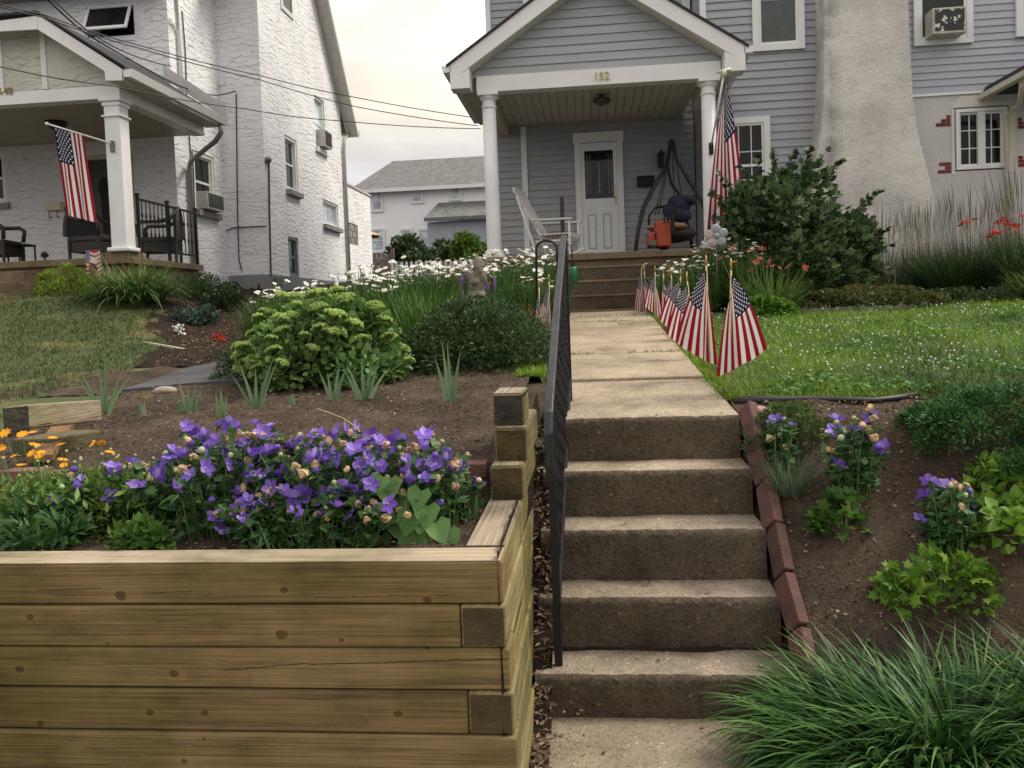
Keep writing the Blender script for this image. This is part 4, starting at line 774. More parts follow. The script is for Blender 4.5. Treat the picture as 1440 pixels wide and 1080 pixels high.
def stems(root,mat,n,rx,ry,h,r=.008,seed=1,name='stem'):
    q=np.random.default_rng(seed); m=MB()
    for k in range(n):
        a=q.uniform(0,6.28); s=q.uniform(.2,.8); e=np.array([rx*s*math.cos(a),ry*s*math.sin(a),h*q.uniform(.6,.95)*math.sqrt(max(.1,1-s*s))]); b=e*np.array([.15,.15,0])
        mid=(b+e)/2+np.array([0,0,h*.12]); m.tube([b-(0,0,.03),mid,e],[r,r*.8,r*.4],5)
    return m.build(name,mat,root,world=False)
def shrub(name,label,cat,loc,rx,ry,h,n,size,kind,mat,stem=None,seed=0,lumps=16,lr=.36,up=.5,inner=.25,ns=14,group=None,rz=0,sj=.35,low=0):
    t=thing(name,label,cat,tuple(loc),rz,group); p,d=dome(n,rx,ry,h,lumps,lr,inner,low=low,seed=seed)
    q=np.random.default_rng(seed+5); d=unit(d+q.normal(size=d.shape)*.45); s=size*q.uniform(1-sj,1+sj,n)
    V,F=leafmesh(p,d,s,kind,up); mesh_np('foliage',V,F,mat,t,world=False)
    if ns: stems(t,stem or barkm,ns,rx,ry,h,seed=seed)
    return t
barkm=M('twig_bark',S(80,66,50),S(55,46,36),rough=.9); gst=M('green_stem',S(92,120,62),S(75,100,50),rough=.6)
def flower_obj(): pass
# leaf palettes
G_yew=leafmat('yew_needles',[S(40,60,36),S(56,80,46),S(72,98,52),S(98,118,66)],trans=.15); G_sed=leafmat('sedum_leaf',[S(90,120,66),S(108,140,78),S(128,158,92)],trans=.2); G_sh=leafmat('sedum_head',[S(122,152,72),S(140,168,84),S(158,182,98)],trans=.2,rough=.7,ot=(.78,1.12))
G_dz=leafmat('daisy_leaf',[S(42,68,28),S(56,86,36),S(76,106,48),S(94,122,62)]); G_vib=leafmat('viburnum_leaf',[S(44,62,38),S(58,80,48),S(80,102,60),S(110,130,90)],trans=.2)
G_lily=leafmat('lily_leaf',[S(62,92,42),S(85,115,55),S(105,132,70),S(130,140,85)]); G_lime=leafmat('lime_leaf',[S(76,112,36),S(98,134,46),S(126,158,62)],trans=.35); G_lir=leafmat('liriope_leaf',[S(34,62,28),S(46,78,36),S(66,100,48),S(108,138,80)],trans=.2,rough=.42,spec=.2)
G_plat=leafmat('platycodon_leaf',[S(52,84,48),S(70,104,58),S(92,126,72)]); G_jun=leafmat('juniper_leaf',[S(40,72,36),S(58,98,48),S(86,128,64)],trans=.15); G_cor=leafmat('coreopsis_leaf',[S(70,100,42),S(92,122,52),S(116,140,66)])
G_iris=leafmat('iris_leaf',[S(92,118,82),S(110,138,98),S(128,150,112)]); G_vine=leafmat('vine_leaf',[S(95,132,72),S(112,148,86),S(84,122,60)],trans=.3); G_yg=leafmat('yellow_green_leaf',[S(110,135,40),S(135,155,55),S(90,115,38)]); G_blue=leafmat('blue_green_leaf',[S(62,82,72),S(80,100,88),S(50,68,58)]); G_dk=leafmat('dark_green_leaf',[S(40,58,34),S(54,76,42),S(68,92,50)]); G_bright=leafmat('bright_green_leaf',[S(90,135,50),S(112,158,62),S(76,118,45)],trans=.3); G_bro=leafmat('bronze_leaf',[S(78,84,44),S(100,98,54),S(66,82,44),S(112,104,66)]); G_lav=leafmat('gray_green_leaf',[S(98,116,92),S(120,136,112),S(80,98,74)]); G_lawn=leafmat('grass_blade',[S(82,110,20),S(104,136,28),S(122,152,38),S(140,160,54)],trans=.3,patch=(S(62,84,32),.6,.46,.66))
G_fgrass=leafmat('feather_grass_blade',[S(95,105,72),S(120,125,90),S(80,95,60)]); plume=leafmat('grass_plume',[S(112,108,88),S(132,125,105),S(96,95,76)],rough=.8)
G_fine=leafmat('fine_green_leaf',[S(62,84,40),S(84,108,52),S(102,122,64)]); G_gr=leafmat('fresh_green_blade',[S(60,92,34),S(76,110,44),S(96,130,58)],trans=.3); purp=leafmat('purple_petal',[S(120,86,190),S(138,106,206),S(104,72,172),S(166,142,224)],trans=.3,rough=.5,ot=(.7,1.25)); purpd=M('flower_center',S(190,180,160)); spent=M('spent_flower_tan',S(196,168,132),S(150,122,88),rough=.8,sc_=70,ot=(.65,1.15)); budm=M('green_bud',S(150,168,110),S(165,175,130),rough=.6); petw=M('white_petal',(.80,.80,.77),(.70,.70,.65),rough=.7,ot=(.8,1.06)); yel=M('yellow_center',S(205,160,40),rough=.8); orp=leafmat('orange_petal',[S(240,165,20),S(250,185,40),S(230,140,15)],trans=.25); coral=leafmat('coral_petal',[S(180,88,72),S(196,112,92),S(150,70,58)],trans=.3); redp=leafmat('red_petal',[S(178,38,36),S(200,58,50),S(150,28,30)],trans=.3)
# flower templates ------------------------------------------------
def petal_flower(name,npet,r,cup,wd,mat,cmat,double=False,cr=.18,cseg=7):
    V=[];F=[];mi=[]
    for L in range(2 if double else 1):
        for k in range(npet):
            a=2*math.pi*(k+.5*L)/npet; da=math.pi/npet*wd; rr=r*(1-.25*L); b=len(V)
            for (q,ra,z) in ((0,.0,0),(-da,.55,.55*cup),(-da*.7,.8,.78*cup),(0,1.,cup*.9),(da*.7,.8,.78*cup),(da,.55,.55*cup),(0,.55,.42*cup)):
                V.append((rr*ra*math.cos(a+q),rr*ra*math.sin(a+q),r*z+.02*r*L))
            F+=[(b,b+6,b+1),(b,b+5,b+6),(b+6,b+2,b+1),(b+6,b+3,b+2),(b+6,b+4,b+3),(b+6,b+5,b+4)]; mi+=[0]*6
    b=len(V); V.append((0,0,r*(.22+cup*.1))); 
    for k in range(cseg): V.append((r*cr*math.cos(k*6.283/cseg),r*cr*math.sin(k*6.283/cseg),r*(.06+cup*.1)))
    for k in range(cseg): F.append((b,b+1+k,b+1+(k+1)%cseg)); mi.append(1)
    me=bpy.data.meshes.new(name); me.from_pydata(V,[],F); me.materials.append(mat); me.materials.append(cmat); me.polygons.foreach_set('material_index',mi); me.update(); return me
ME_pl=petal_flower('balloon_flower_bloom',5,.040,.40,1.0,purp,purpd,cr=.12); ME_da=petal_flower('daisy_bloom',9,.036,.04,.9,petw,yel,cr=.26); ME_or=petal_flower('coreopsis_bloom',8,.024,.3,1.0,orp,yel,double=True,cr=.3); ME_co=petal_flower('daylily_bloom',6,.05,.55,.75,coral,yel,cr=.12); ME_re=petal_flower('red_lily_bloom',6,.075,.5,.7,redp,yel,cr=.1)
def blob_mesh(name,r,h,mat,rough=.25,seed=1):
    q=np.random.default_rng(seed); m=MB().ell((0,0,h*.5),(r,r,h*.55),8,6); v=np.array(m.v); v[:,:2]*=1+q.uniform(-rough,rough,(len(v),1)); v[:,2]+=q.uniform(-rough,rough,len(v))*r
    me=bpy.data.meshes.new(name); me.from_pydata(v.tolist(),[],m.f); me.materials.append(mat); me.update(); return me
ME_sp=blob_mesh('spent_bloom',.014,.036,spent,.35); ME_sp2=blob_mesh('spent_bloom',.019,.028,spent,.4,4); ME_bu=blob_mesh('flower_bud',.012,.022,budm,.05); ME_bp=blob_mesh('purple_bud',.017,.026,purp,.06)
def put(name,me,parent,loc,rot=(0,0,0),s=1):
    o=bpy.data.objects.new(name,me); COL.objects.link(o); o.parent=parent; o.location=loc; o.rotation_euler=rot; o.scale=(s,s,s); return o
# ---------------- balloon flower clumps
def balloon(name_label,loc,rx,ry,h,nf,ns,nb,nleaf,seed,group='purple balloon flower plants',tiltcam=True,fs=1.0):
    q=np.random.default_rng(seed); t=thing('balloon_flower_plant',name_label,'flowering plant',tuple(loc),0,group); m=MB(); tot=nf+ns+nb; L=[];D=[]
    for k in range(tot):
        a=q.uniform(0,6.283); s=math.sqrt(q.uniform(0,1)); x,y=rx*s*math.cos(a),ry*s*math.sin(a); z=h*(.55+.5*math.sqrt(max(0,1-s*s)))*q.uniform(.40 if k%2 else .7,1.05)
        b=np.array([x*.55+q.normal()*.02,y*.55+q.normal()*.02,-.02]); e=np.array([x,y,z]); mid=b*.5+e*.5+(0,0,.06)
        m.tube([b,mid,e],[.0035,.003,.002],4,caps=False)
        if k<nf: put('bloom',ME_pl,t,e,(q.normal()*.45+.75,q.normal()*.5,q.uniform(0,6.28)) if tiltcam else (q.normal()*.5,q.normal()*.5,q.uniform(0,6)),q.uniform(.66,1.08)*fs)
        elif k<nf+ns: put('spent_bloom',ME_sp if k%2 else ME_sp2,t,e,(q.normal()*.8+(1.5 if k%3==0 else 0),q.normal()*.6,0),q.uniform(.55,.9)*fs)
        else: put('bud',ME_bu if k%3 else ME_bp,t,e,(q.normal()*.4,q.normal()*.4,0),q.uniform(.7,1.1)*fs)
        kk=max(4,int(nleaf/tot)); tt=q.uniform(.12,.97,kk)[:,None]; P=b*(1-tt)**2+2*mid*tt*(1-tt)+e*tt**2; L.append(P); D.append(unit(q.normal(size=(kk,3))*np.array([1,1,.5])+np.array([0,0,.25])))
    P=np.concatenate(L); D=np.concatenate(D); V,F=leafmesh(P,D,.050*q.uniform(.6,1.25,len(P)),'diamond' if 0 else 'lance',.5); mesh_np('foliage',V,F,G_plat,t,world=False)
    V2,F2=leafmesh(P[::2]+q.normal(size=P[::2].shape)*.012,D[::2],.045,'diamond',.6); mesh_np('foliage',V2,F2,G_plat,t,world=False)
    m.build('stems',gst,t,world=False); return t
def gz(x,y): return (x,y,float(H(x,y)))
balloon('large purple balloon flower clump, middle of the timber bed',gz(-1.00,2.95),.36,.24,.37,96,54,26,2300,3)
balloon('purple balloon flower clump left of the large middle clump',gz(-1.42,2.98),.26,.24,.42,62,30,16,1300,4)
balloon('purple balloon flowers right of the large clump beside vine leaves',gz(-.66,3.0),.17,.20,.34,34,20,12,800,5)
balloon('low purple balloon flowers spilling onto the front timber top',gz(-.98,2.76),.40,.07,.20,40,22,8,900,6)
balloon('small balloon flower beside red brick edging and vine leaves',gz(-.51,3.12),.07,.07,.24,4,6,5,90,7,fs=.9)
balloon('sparse balloon flowers between yellow flowers and large purple clump',gz(-1.74,3.02),.20,.14,.30,9,4,4,420,8)
balloon('leftmost balloon flower plant under the orange coreopsis',gz(-2.02,2.95),.12,.12,.26,5,1,4,300,9)
balloon('balloon flower with tan spent blooms on right bank nearest the steps',ground(1205,690),.14,.12,.34,9,9,5,420,10,fs=1.2)
balloon('balloon flower plant alone on right bank soil below juniper',ground(1335,772),.12,.11,.30,7,8,3,360,11,fs=1.15)
balloon('thin balloon flower stems behind top tilted brick',ground(1105,672),.08,.07,.28,3,2,5,140,12)
# ---------------- orange coreopsis
q=np.random.default_rng(21); loc=gz(-2.06,3.1); t=thing('coreopsis_plant','orange yellow coreopsis clump at left end of the timber bed','flowering plant',loc); m=MB()
pxs=[(8,610),(32,612),(2,630),(20,642),(45,638),(55,642),(30,655),(4,673),(38,680),(46,609),(74,617),(86,626),(58,637),(48,627),(90,655),(88,648),(132,625),(143,624),(154,637),(170,657),(12,690),(2,645)]
for k,(a,b) in enumerate(pxs):
    Yq=3.05+.25*q.uniform(-1,1); e=aY(a,b,Yq)-np.array(loc); bs=np.array([e[0]*.75+q.normal()*.03,e[1]*.7,-.02]); m.tube([bs,(bs+e)/2+(q.normal()*.01,0,.02),e],[.002,.002,.0015],4,caps=False); put('bloom',ME_or,t,e,(q.normal()*.3+.25,q.normal()*.3,0),q.uniform(.75,1.15))
for k in range(40):
    x,y=q.uniform(-.22,.34),q.uniform(-.22,.2); e=np.array([x,y,q.uniform(.16,.34)]); m.tube([(x*.8,y*.8,-.02),e],[.0018,.0012],4,caps=False); put('bud',ME_bu,t,e,(0,0,0),.5)
m.build('stems',gst,t,world=False); n=3600; P=np.stack([q.normal(0,.16,n)-.02,q.normal(0,.11,n)-.04,q.uniform(0,1,n)**1.1*.2],-1); P[:,0]=np.clip(P[:,0],-.5,.42); V,F=leafmesh(P,unit(q.normal(size=(n,3))*np.array([1,1,.4])+(0,0,.8)),.055*q.uniform(.6,1.2,n),'lance',.4); mesh_np('foliage',V,F,G_cor,t,world=False)
shrub('leafy_plant','bright green lettuce like plant at timber edge left of purple clump','plant',aZ(182,782,.815)+(0,.07,0),.10,.06,.10,340,.036,'diamond',G_gr,gst,31,10,up=.7)
shrub('leafy_plant','dark green strappy foliage under the leftmost balloon flowers','plant',gz(-2.1,2.8),.2,.12,.16,500,.06,'lance',G_plat,gst,32,10)
# ---------------- vine with heart leaves
p=gz(-.58,2.86); t=thing('vine','broad heart shaped vine leaves climbing beside the purple flowers','plant',p); V=[];Fq=[]
vl=[(545,690,.10),(560,712,.09),(575,735,.095),(588,702,.085),(572,745,.12),(600,725,.09),(578,768,.11),(600,745,.085),(633,760,.085),(532,680,.07),(536,765,.08),(618,748,.09),(520,760,.07)]
pts=[]
for k,(a,b,s) in enumerate(vl):
    e=aY(a,b,2.80-.0+.03*math.sin(k*2))-np.array(p); pts.append(e); d=unit(np.array([[.35*math.sin(k*1.9)+.1,-.5,-.75]])); v,f=leafmesh(e[None]+d*-.3*s,d,s,'heart',.0); V.append(v);Fq.append(f)
# normals toward camera/up
V=[];Fq=[]
for e,(a,b,s),k in zip(pts,vl,range(99)):
    d=unit(np.array([.45*math.sin(k*1.9),-.45,-.75])); z=unit(np.array([.3*math.sin(k*3.1),-.72,.62])); x=unit(np.cross(d,z)); z=np.cross(x,d); tv,tf=LT['heart']; v=(tv[:,0:1]*x+tv[:,1:2]*d+tv[:,2:3]*z)*s+e-d*s*.5; V.append(v); Fq.append(tf)
v,f=merge(list(zip(V,Fq))); mesh_np('leaves',v,f,G_vine,t,world=False,smooth=False)
m=MB(); m.tube([(0,0,0)]+[pts[i] for i in (8,7,5,4,3,0,9)],.003,5); m.build('vine_stem',gst,t,world=False)
tag(MB().tube([aY(a,b,3.0) for a,b in ((522,640),(515,618),(500,600),(482,588),(462,580),(446,575),(440,580))],[.003,.003,.0025,.002,.002,.002,.002],5).build('vine_tendril',M('pale_tendril',S(170,165,110),rough=.6),smooth=True,loc=tuple(aY(522,640,3.0))),'pale vine tendril arching above the purple balloon flowers','plant')
for a,b,lb in ((615,696,'small clover like weed sprig growing against second edging brick'),(668,700,'small weed sprig growing beside the timber stub at brick foot'),(640,735,'sparse mossy weed patch on soil beside the return timber')):
    shrub('weed_sprig',lb,'weed',aZ(a,b,.815),.05,.03,.07,40,.022,'round',G_dk,gst,a,5,ns=3)
# ---------------- iris fans
for k,(a,b,hh,nn,sp,cut,lb) in enumerate(((150,583,.40,6,.55,0,'iris fan nearest the pale neighbor timber, widest spread leaves'),(203,585,.12,2,.15,1,'tiny cut iris stub right of the widest iris fan'),(266,580,.23,5,.45,0,'short iris fan in front of the flat pale rock'),(314,586,.17,3,.12,1,'cut blunt iris stub right of the rock iris'),(362,574,.34,5,.42,0,'iris fan with tan dying leaf below the dark left shrub'),(410,570,.09,2,.2,1,'lone cut iris stub under the sedum bush'),(470,563,.24,4,.3,0,'narrow iris fan below left of sedum bush center'),(514,563,.30,6,.5,0,'iris fan in front of the sedum bush right side'),(635,566,.36,4,.22,0,'upright iris fan standing alone before the yew shrub'))):
    p=ground(a,b); t=thing('iris_fan',lb,'plant',tuple(p),0,'iris fans in the upper bed'); q=np.random.default_rng(50+k); parts=[]
    an=np.linspace(-sp,sp,nn)+q.normal(0,.05,nn)
    for j in range(nn):
        az=np.array([0. if an[j]>0 else math.pi])+q.normal(0,.25)+(.0); v,f=blades(np.array([[.012*(j-nn/2),q.normal()*.01,-.02]]),az,hh*(.75+.35*q.uniform()),abs(an[j])*.7,.038 if not cut else .045,6,abs(an[j])*(.9 if j%2 else .5)); 
        # turn faces toward the street
        parts.append((v,f))
    v,f=merge(parts); c=v.copy(); V0=v.reshape(-1,2,3); mid=V0.mean(1,keepdims=True); dv=V0-mid; ln=np.linalg.norm(dv,axis=-1,keepdims=True); tang=np.zeros_like(mid); 
    sgn=np.array([[-1.],[1.]])[None]; V0=mid+ln*sgn*np.array([.85,-.25,.0])+0*dv; mesh_np('leaf_blades',V0.reshape(-1,3),f,G_iris,t,world=False)
# ---------------- sedum bush
p=ground(455,536); t=thing('sedum_bush','round pale green sedum bush covered in flat flower heads','bush',tuple(p)+()); q=np.random.default_rng(61)
P,D=dome(7500,.58,.48,.58,30,.3,.3,low=0,seed=61); V,F=leafmesh(P,unit(D+q.normal(size=D.shape)*.5),.052*q.uniform(.6,1.2,len(P)),'round',.55); mesh_np('foliage',V,F,G_sed,t,world=False); stems(t,gst,40,.5,.42,.6,.006,62)
hv=[];hf=[]
tv,tf=leafmesh(np.zeros((1,3)),np.array([[0,0,1.]]),1,'diamond')
n=150; rr=np.sqrt(q.uniform(0,1,n))*.062; aa=q.uniform(0,6.28,n); hp=np.stack([rr*np.cos(aa),rr*np.sin(aa),.022*np.sqrt(1-(rr/.065)**2)+q.normal(0,.003,n)],-1)
oc=np.array([(1,0,0),(-1,0,0),(0,1,0),(0,-1,0),(0,0,1),(0,0,-1)],float); of=np.array([(0,2,4),(2,1,4),(1,3,4),(3,0,4),(2,0,5),(1,2,5),(3,1,5),(0,3,5)])
HV=(hp[:,None]+oc[None]*(.0085*q.uniform(.7,1.3,n))[:,None,None]).reshape(-1,3); HF=(of[None]+(np.arange(n)*6)[:,None,None]).reshape(-1,3)
o=mesh_np('flower_head',HV,HF,G_sh,t,world=False); first=True
for k in range(98):
    a=q.uniform(0,6.28); w=q.uniform(.12,1.0); cr=math.sqrt(1-w*w*.96); e=np.array([.60*cr*math.cos(a),.50*cr*math.sin(a),.60*w+.03])*q.uniform(.92,1.08)
    oo=o if first else put('flower_head',o.data,t,e); first=False; oo.location=e; oo.rotation_euler=(-e[1]*.9,e[0]*.9,q.uniform(0,6)); s=q.uniform(.6,1.15); oo.scale=(s,s,s*1.5)
# ---------------- yew and other shrubs of upper bed
shrub('yew_shrub','wide dark green yew shrub behind the soil bed, right of sedum','shrub',ground(662,527)+(0,.44,0),.60,.47,.53,19000,.036,'lance',G_yew,barkm,71,50,.27,up=.35,inner=.3,sj=.5)
shrub('dark_shrub','low dark small leaved shrub left of the sedum bush','shrub',ground(345,542)+(0,.32,0),.36,.34,.36,5200,.028,'lance',G_dk,barkm,72,18,.3,up=.4)
p=ground(625,505)+(0,.9,0); 
def grassclump(name,label,cat,loc,n,r,ln,lean,wd,mat,seed,segs=4,droop=.8,group=None,ry=None,wj=.3):
    q=np.random.default_rng(seed); t=thing(name,label,cat,tuple(loc),0,group); a=q.uniform(0,6.283,n); s=np.sqrt(q.uniform(0,1,n)); P=np.stack([r*s*np.cos(a),(ry or r)*s*np.sin(a),np.zeros(n)-.01],-1)
    az=a+q.normal(0,.6,n); V,F=blades(P,az,ln*q.uniform(.6,1.15,n),lean*(.25+s*.9)*q.uniform(.4,1.3,n),wd*q.uniform(1-wj,1+wj,n),segs,droop*q.uniform(.3,1.2,n)); mesh_np('leaf_blades',V,F,mat,t,world=False); return t
grassclump('leafy_perennial','tall bright green stems between daisies and garden statue','plant',(-1.35,7.1,float(H(-1.35,7.1))),900,.5,.62,.35,.013,G_gr,81,4,.5,ry=.4)
# ---------------- daisies
def daisy(label,loc,rx,ry,h,nf,seed,nl=2200,fs=1.0):
    q=np.random.default_rng(seed); t=thing('daisy_clump',label,'flowering plant',tuple(loc),0,'white daisies'); m=MB()
    for k in range(nf):
        a=q.uniform(0,6.28); s=math.sqrt(q.uniform()); e=np.array([rx*s*math.cos(a),ry*s*math.sin(a),h*q.uniform(.86,1.10)*(1-.18*s*s)]); m.tube([e*np.array([.75,.75,.1]),e],[.0035,.0025],3,caps=False)
        put('bloom',ME_da,t,e,(q.normal()*.30+.16,q.normal()*.32,0),q.uniform(.62,1.05)*fs)
    m.build('stems',gst,t,world=False); n=nl; a=q.uniform(0,6.28,n); s=np.sqrt(q.uniform(0,1,n)); P=np.stack([rx*1.05*s*np.cos(a),ry*1.05*s*np.sin(a),np.zeros(n)],-1); V,F=blades(P,q.uniform(0,6.28,n),h*q.uniform(.45,.95,n),q.uniform(.02,.45,n),.014,3,.5); V2,F2=leafmesh(P[:n//2]+np.stack([0*s[:n//2],0*s[:n//2],q.uniform(.05,.8,n//2)*h],-1),unit(q.normal(size=(n//2,3))+(0,0,.3)),.06,'lance',.5); mesh_np('foliage',V,F,G_dz,t,world=False); mesh_np('foliage',V2,F2,G_dz,t,world=False); return t
for k,(x,y,rx,ry,h,nf,lb) in enumerate(((-2.75,7.2,.35,.35,.66,46,'white daisies at far left spilling behind the sedum bush'),(-2.15,7.5,.45,.4,.72,70,'white daisies behind the left half of the sedum bush'),(-2.0,8.3,.55,.4,.78,90,'white daisies below the tall stucco house corner'),(-1.45,8.6,.5,.45,.76,95,'white daisies in front of the white picket fence'),(-1.85,9.4,.6,.45,.72,95,'rear white daisies nearest the picket fence'),(-.95,9.1,.45,.4,.80,80,'white daisies just behind the statue'),(-1.25,10.0,.5,.4,.78,90,'white daisies at the foot of the left porch column'),(-.62,9.9,.30,.4,.84,60,'white daisies below the white rocking chair'),(-.62,8.5,.28,.35,.62,26,'sparse white daisies right of the statue'))): daisy(lb,(x,y,float(H(x,y))),rx,ry,h,nf,90+k)
for k,(x,y,rx,ry,h,nf,lb) in enumerate(((1.22,10.2,.38,.4,.62,80,'white daisies leaning over the porch steps behind small flags'),(1.62,10.6,.35,.4,.84,70,'white daisies in front of the swing stand'),(1.98,10.35,.28,.35,.80,40,'white daisies around the gray flower ornament'),(2.2,10.7,.3,.3,.78,26,'white daisies at left edge of the big dark bush'))): daisy(lb,(x,y,float(H(x,y))),rx,ry,h,nf,120+k,1500)
# liatris, dark red plant
p=(-1.02,7.75,float(H(-1.02,7.75))); t=thing('blazing_star_plant','thin purple blazing star spikes left of the garden statue','flowering plant',p); m=MB(); m2=MB(); q=np.random.default_rng(5)
for k in range(9):
    x=q.uniform(-.32,.12); z=q.uniform(.5,.68); m.tube([(x*.7,q.normal()*.05,0),(x,0,z-.12)],.003,4); m2.tube([(x,0,z-.13),(x,0,z-.06),(x,0,z)],[.008,.016,.006],7)
m.build('stems',gst,t,world=False); m2.build('flower_spikes',M('liatris_purple',S(130,80,150),S(105,60,125),sc_=80,bmp=.6),t,world=False)
shrub('red_leaf_plant','low dark red flowered plant behind the arched garden stand','plant',(-.62,7.3,float(H(-.62,7.3))),.16,.12,.42,700,.03,'diamond',leafmat('dark_red_leaf',[S(110,50,40),S(80,70,40),S(58,80,42),S(130,62,48)]),gst,131,8)
grassclump('leafy_perennial','green leafy clump right of the yew shrub by the walk','plant',(-.62,6.95,float(H(-.62,6.95))),500,.22,.42,.5,.016,G_dz,133,4,.8)
# ---------------- right foundation planting
p=(2.62,10.9,float(H(2.62,10.9))); t=shrub('viburnum_bush','big dark green broad leaved bush below gray house window','bush',p,1.12,.85,1.70,12500,.080,'maple',G_vib,barkm,141,26,.34,up=.55,inner=.3,ns=26,low=0,sj=.55)
q=np.random.default_rng(9); V=[];Fv=[]; m=MB()
for (a0,b0,a1,b1) in ((1190,345,1248,322),(1195,365,1262,342),(1185,320,1246,262),(1200,385,1256,378),(1120,260,1165,212),(1060,265,1040,232),(1040,280,1008,240),(1090,250,1088,208),(1150,255,1186,222),(1030,300,1000,270),(1070,250,1062,216),(1135,250,1140,206),(1100,255,1120,212),(1200,300,1232,268)):
    A=aY(a0,b0,10.9)-np.array(p); B=aY(a1,b1,10.8)-np.array(p); m.tube([A,(A+B)/2+(0,0,.02),B],[.008,.005,.002],5)
    n=16; tt=q.uniform(.2,1,n)[:,None]; v,f=leafmesh(A*(1-tt)+B*tt,unit(q.normal(size=(n,3))+(B-A)*1.5),.085,'maple',.6); V.append(v);Fv.append(f)
v,f=merge(list(zip(V,Fv))); mesh_np('foliage',v,f,G_vib,t,world=False); m.build('branch',barkm,t,world=False)
def lily(label,loc,n,r,ln,nf,me,zr,seed,name='daylily_clump',mat=None,ry=None):
    t=grassclump(name,label,'flowering plant',loc,n,r,ln,.55,.02,mat or G_lily,seed,5,1.3,ry=ry); q=np.random.default_rng(seed+1); m=MB()
    for k in range(nf):
        x,y=q.normal(0,r*.75),q.normal(0,(ry or r)*.5); z=q.uniform(*zr); m.tube([(x*.5,y*.5,0),(x,y,z)],.004,4,caps=False); put('bloom',me,t,(x,y,z),(q.normal()*.4+.6,q.normal()*.5,q.uniform(0,6)),q.uniform(.7,1.15))
    m.build('stems',gst,t,world=False); return t
lily('coral daylily clump in front of the big dark bush',(2.12,9.75,float(H(2.12,9.75))),420,.26,.62,16,ME_co,(.48,.74),151)
shrub('heuchera_plant','lime green ruffled mound at the lawn corner near flags','plant',(1.98,9.3,float(H(1.98,9.3))),.34,.2,.20,900,.05,'round',G_lime,gst,153,14,up=.75,ns=6)
shrub('sedum_mat','low bronze green creeping sedum mat below the big bush','ground cover',(3.25,9.95,float(H(3.25,9.95))),1.0,.45,.24,6500,.034,'diamond',G_bro,gst,154,40,.2,up=.7,ns=8)
shrub('sedum_mat','low gray green creeping mat near salmon rocks','ground cover',(4.45,10.15,float(H(4.45,10.15))),.7,.35,.16,2600,.034,'diamond',G_lav if 0 else G_dk,gst,155,24,.2,up=.7,ns=6)
for k in range(9):
    x=2.42+.135*k; o=thing('scalloped_edging','%s scalloped concrete edging piece from the lime mound'%['first','second','third','fourth','fifth','sixth','seventh','eighth','ninth'][k],'edging stone',(x,9.42,float(H(x,9.42))),0,'scalloped edging along the lawn'); a=np.linspace(0,math.pi,9); MB().prism([(-.066,0)]+[(-.064*math.cos(u),.03+.035*math.sin(u)) for u in a]+[(.066,0)],'y',-.02,.02).build('edging_body',M('edging_gray%d'%k,S(105,100,90),S(75,72,64),rough=.95),o,world=False)
def feather(label,loc,n,r,hh,seed):
    q=np.random.default_rng(seed); t=grassclump('feather_grass',label,'ornamental grass',loc,int(n*6),r,hh*.55,.3,.009,G_fgrass,seed,4,.6,'tall feather grasses by the stucco wall',ry=r*.6); a=q.uniform(0,6.28,n); s=np.sqrt(q.uniform(0,1,n)); P=np.stack([r*s*np.cos(a),r*.6*s*np.sin(a),0*a],-1); L=hh*q.uniform(.72,1.05,n); ln=q.normal(0,.10,n)
    V,F=blades(P,a,L,np.abs(ln),.007,4,.12); mesh_np('stalks',V,F,G_fgrass,t,world=False); T=V.reshape(n,10,3)[:,6:8].mean(1); V2,F2=blades(T,a,L*.27,np.abs(ln)+.06,.012,4,.15,base_w=.4); V3,F3=blades(T,a+1.57,L*.27,np.abs(ln)*.2,.024,4,.1,base_w=.4); v,f=merge([(V2,F2)]); mesh_np('plumes',v,f,plume,t,world=False); return t
for k,(x,y,n,r,hh,lb) in enumerate(((4.35,12.3,60,.4,1.25,'sparse feather grass against the chimney foot'),(4.95,12.4,70,.35,1.3,'feather grass below right corner of the chimney'),(5.55,12.3,90,.4,1.45,'tall feather grass below the twin casement window'),(6.25,12.2,110,.45,1.75,'tallest feather grass at right edge under casement window'))): feather(lb,(x,y,float(H(x,y))),n,r,hh,160+k)
lily('red lily bush right of the feather grass',(5.65,11.25,float(H(5.65,11.25))),1100,.5,.85,34,ME_re,(.72,1.0),171,'red_lily_bush',G_dk)
grassclump('green_perennial','dark green leafy clump left of the red lilies','plant',(4.85,11.4,float(H(4.85,11.4))),900,.45,.66,.5,.018,G_dk,173,4,.9); grassclump('daylily_clump','yellow green arching daylily clump at right edge of lawn','plant',(5.5,10.2,float(H(5.5,10.2))),500,.35,.55,.7,.018,G_lily,174,5,1.3)
# ---------------- right bank plants
shrub('juniper_shrub','spreading green juniper at right edge of the bank','shrub',ground(1395,640)+(.12,.12,-.05),.52,.34,.34,22000,.024,'lance',G_jun,barkm,181,60,.2,up=.4,inner=.2,ns=12)
shrub('low_shrub','fine leaved green mound just below the lawn edging','shrub',ground(1120,632)+(0,.08,-.02),.23,.16,.24,3200,.026,'lance',G_fine,barkm,182,16,.3,ns=8)
grassclump('lavender_tuft','gray green needle tuft beside second tilted brick','plant',ground(1108,692),420,.07,.22,.7,.005,G_lav,183,3,.4)
grassclump('grass_weed','grassy green tuft beside the topmost tilted brick','weed',ground(1085,625)+(0,.03,0),260,.1,.16,.8,.007,G_plat,184,3,.7)
shrub('columbine_plant','small lobed green plant below the nearest right balloon flower','plant',ground(1185,745),.13,.1,.15,240,.045,'maple',G_gr,gst,185,8,up=.75,ns=5)
shrub('potato_vine','lime green broad leaved vine above the grassy clump','plant',ground(1325,850)+(0,.02,0),.23,.13,.20,300,.042,'maple',G_lime,gst,186,12,up=.6,ns=10,inner=.1)
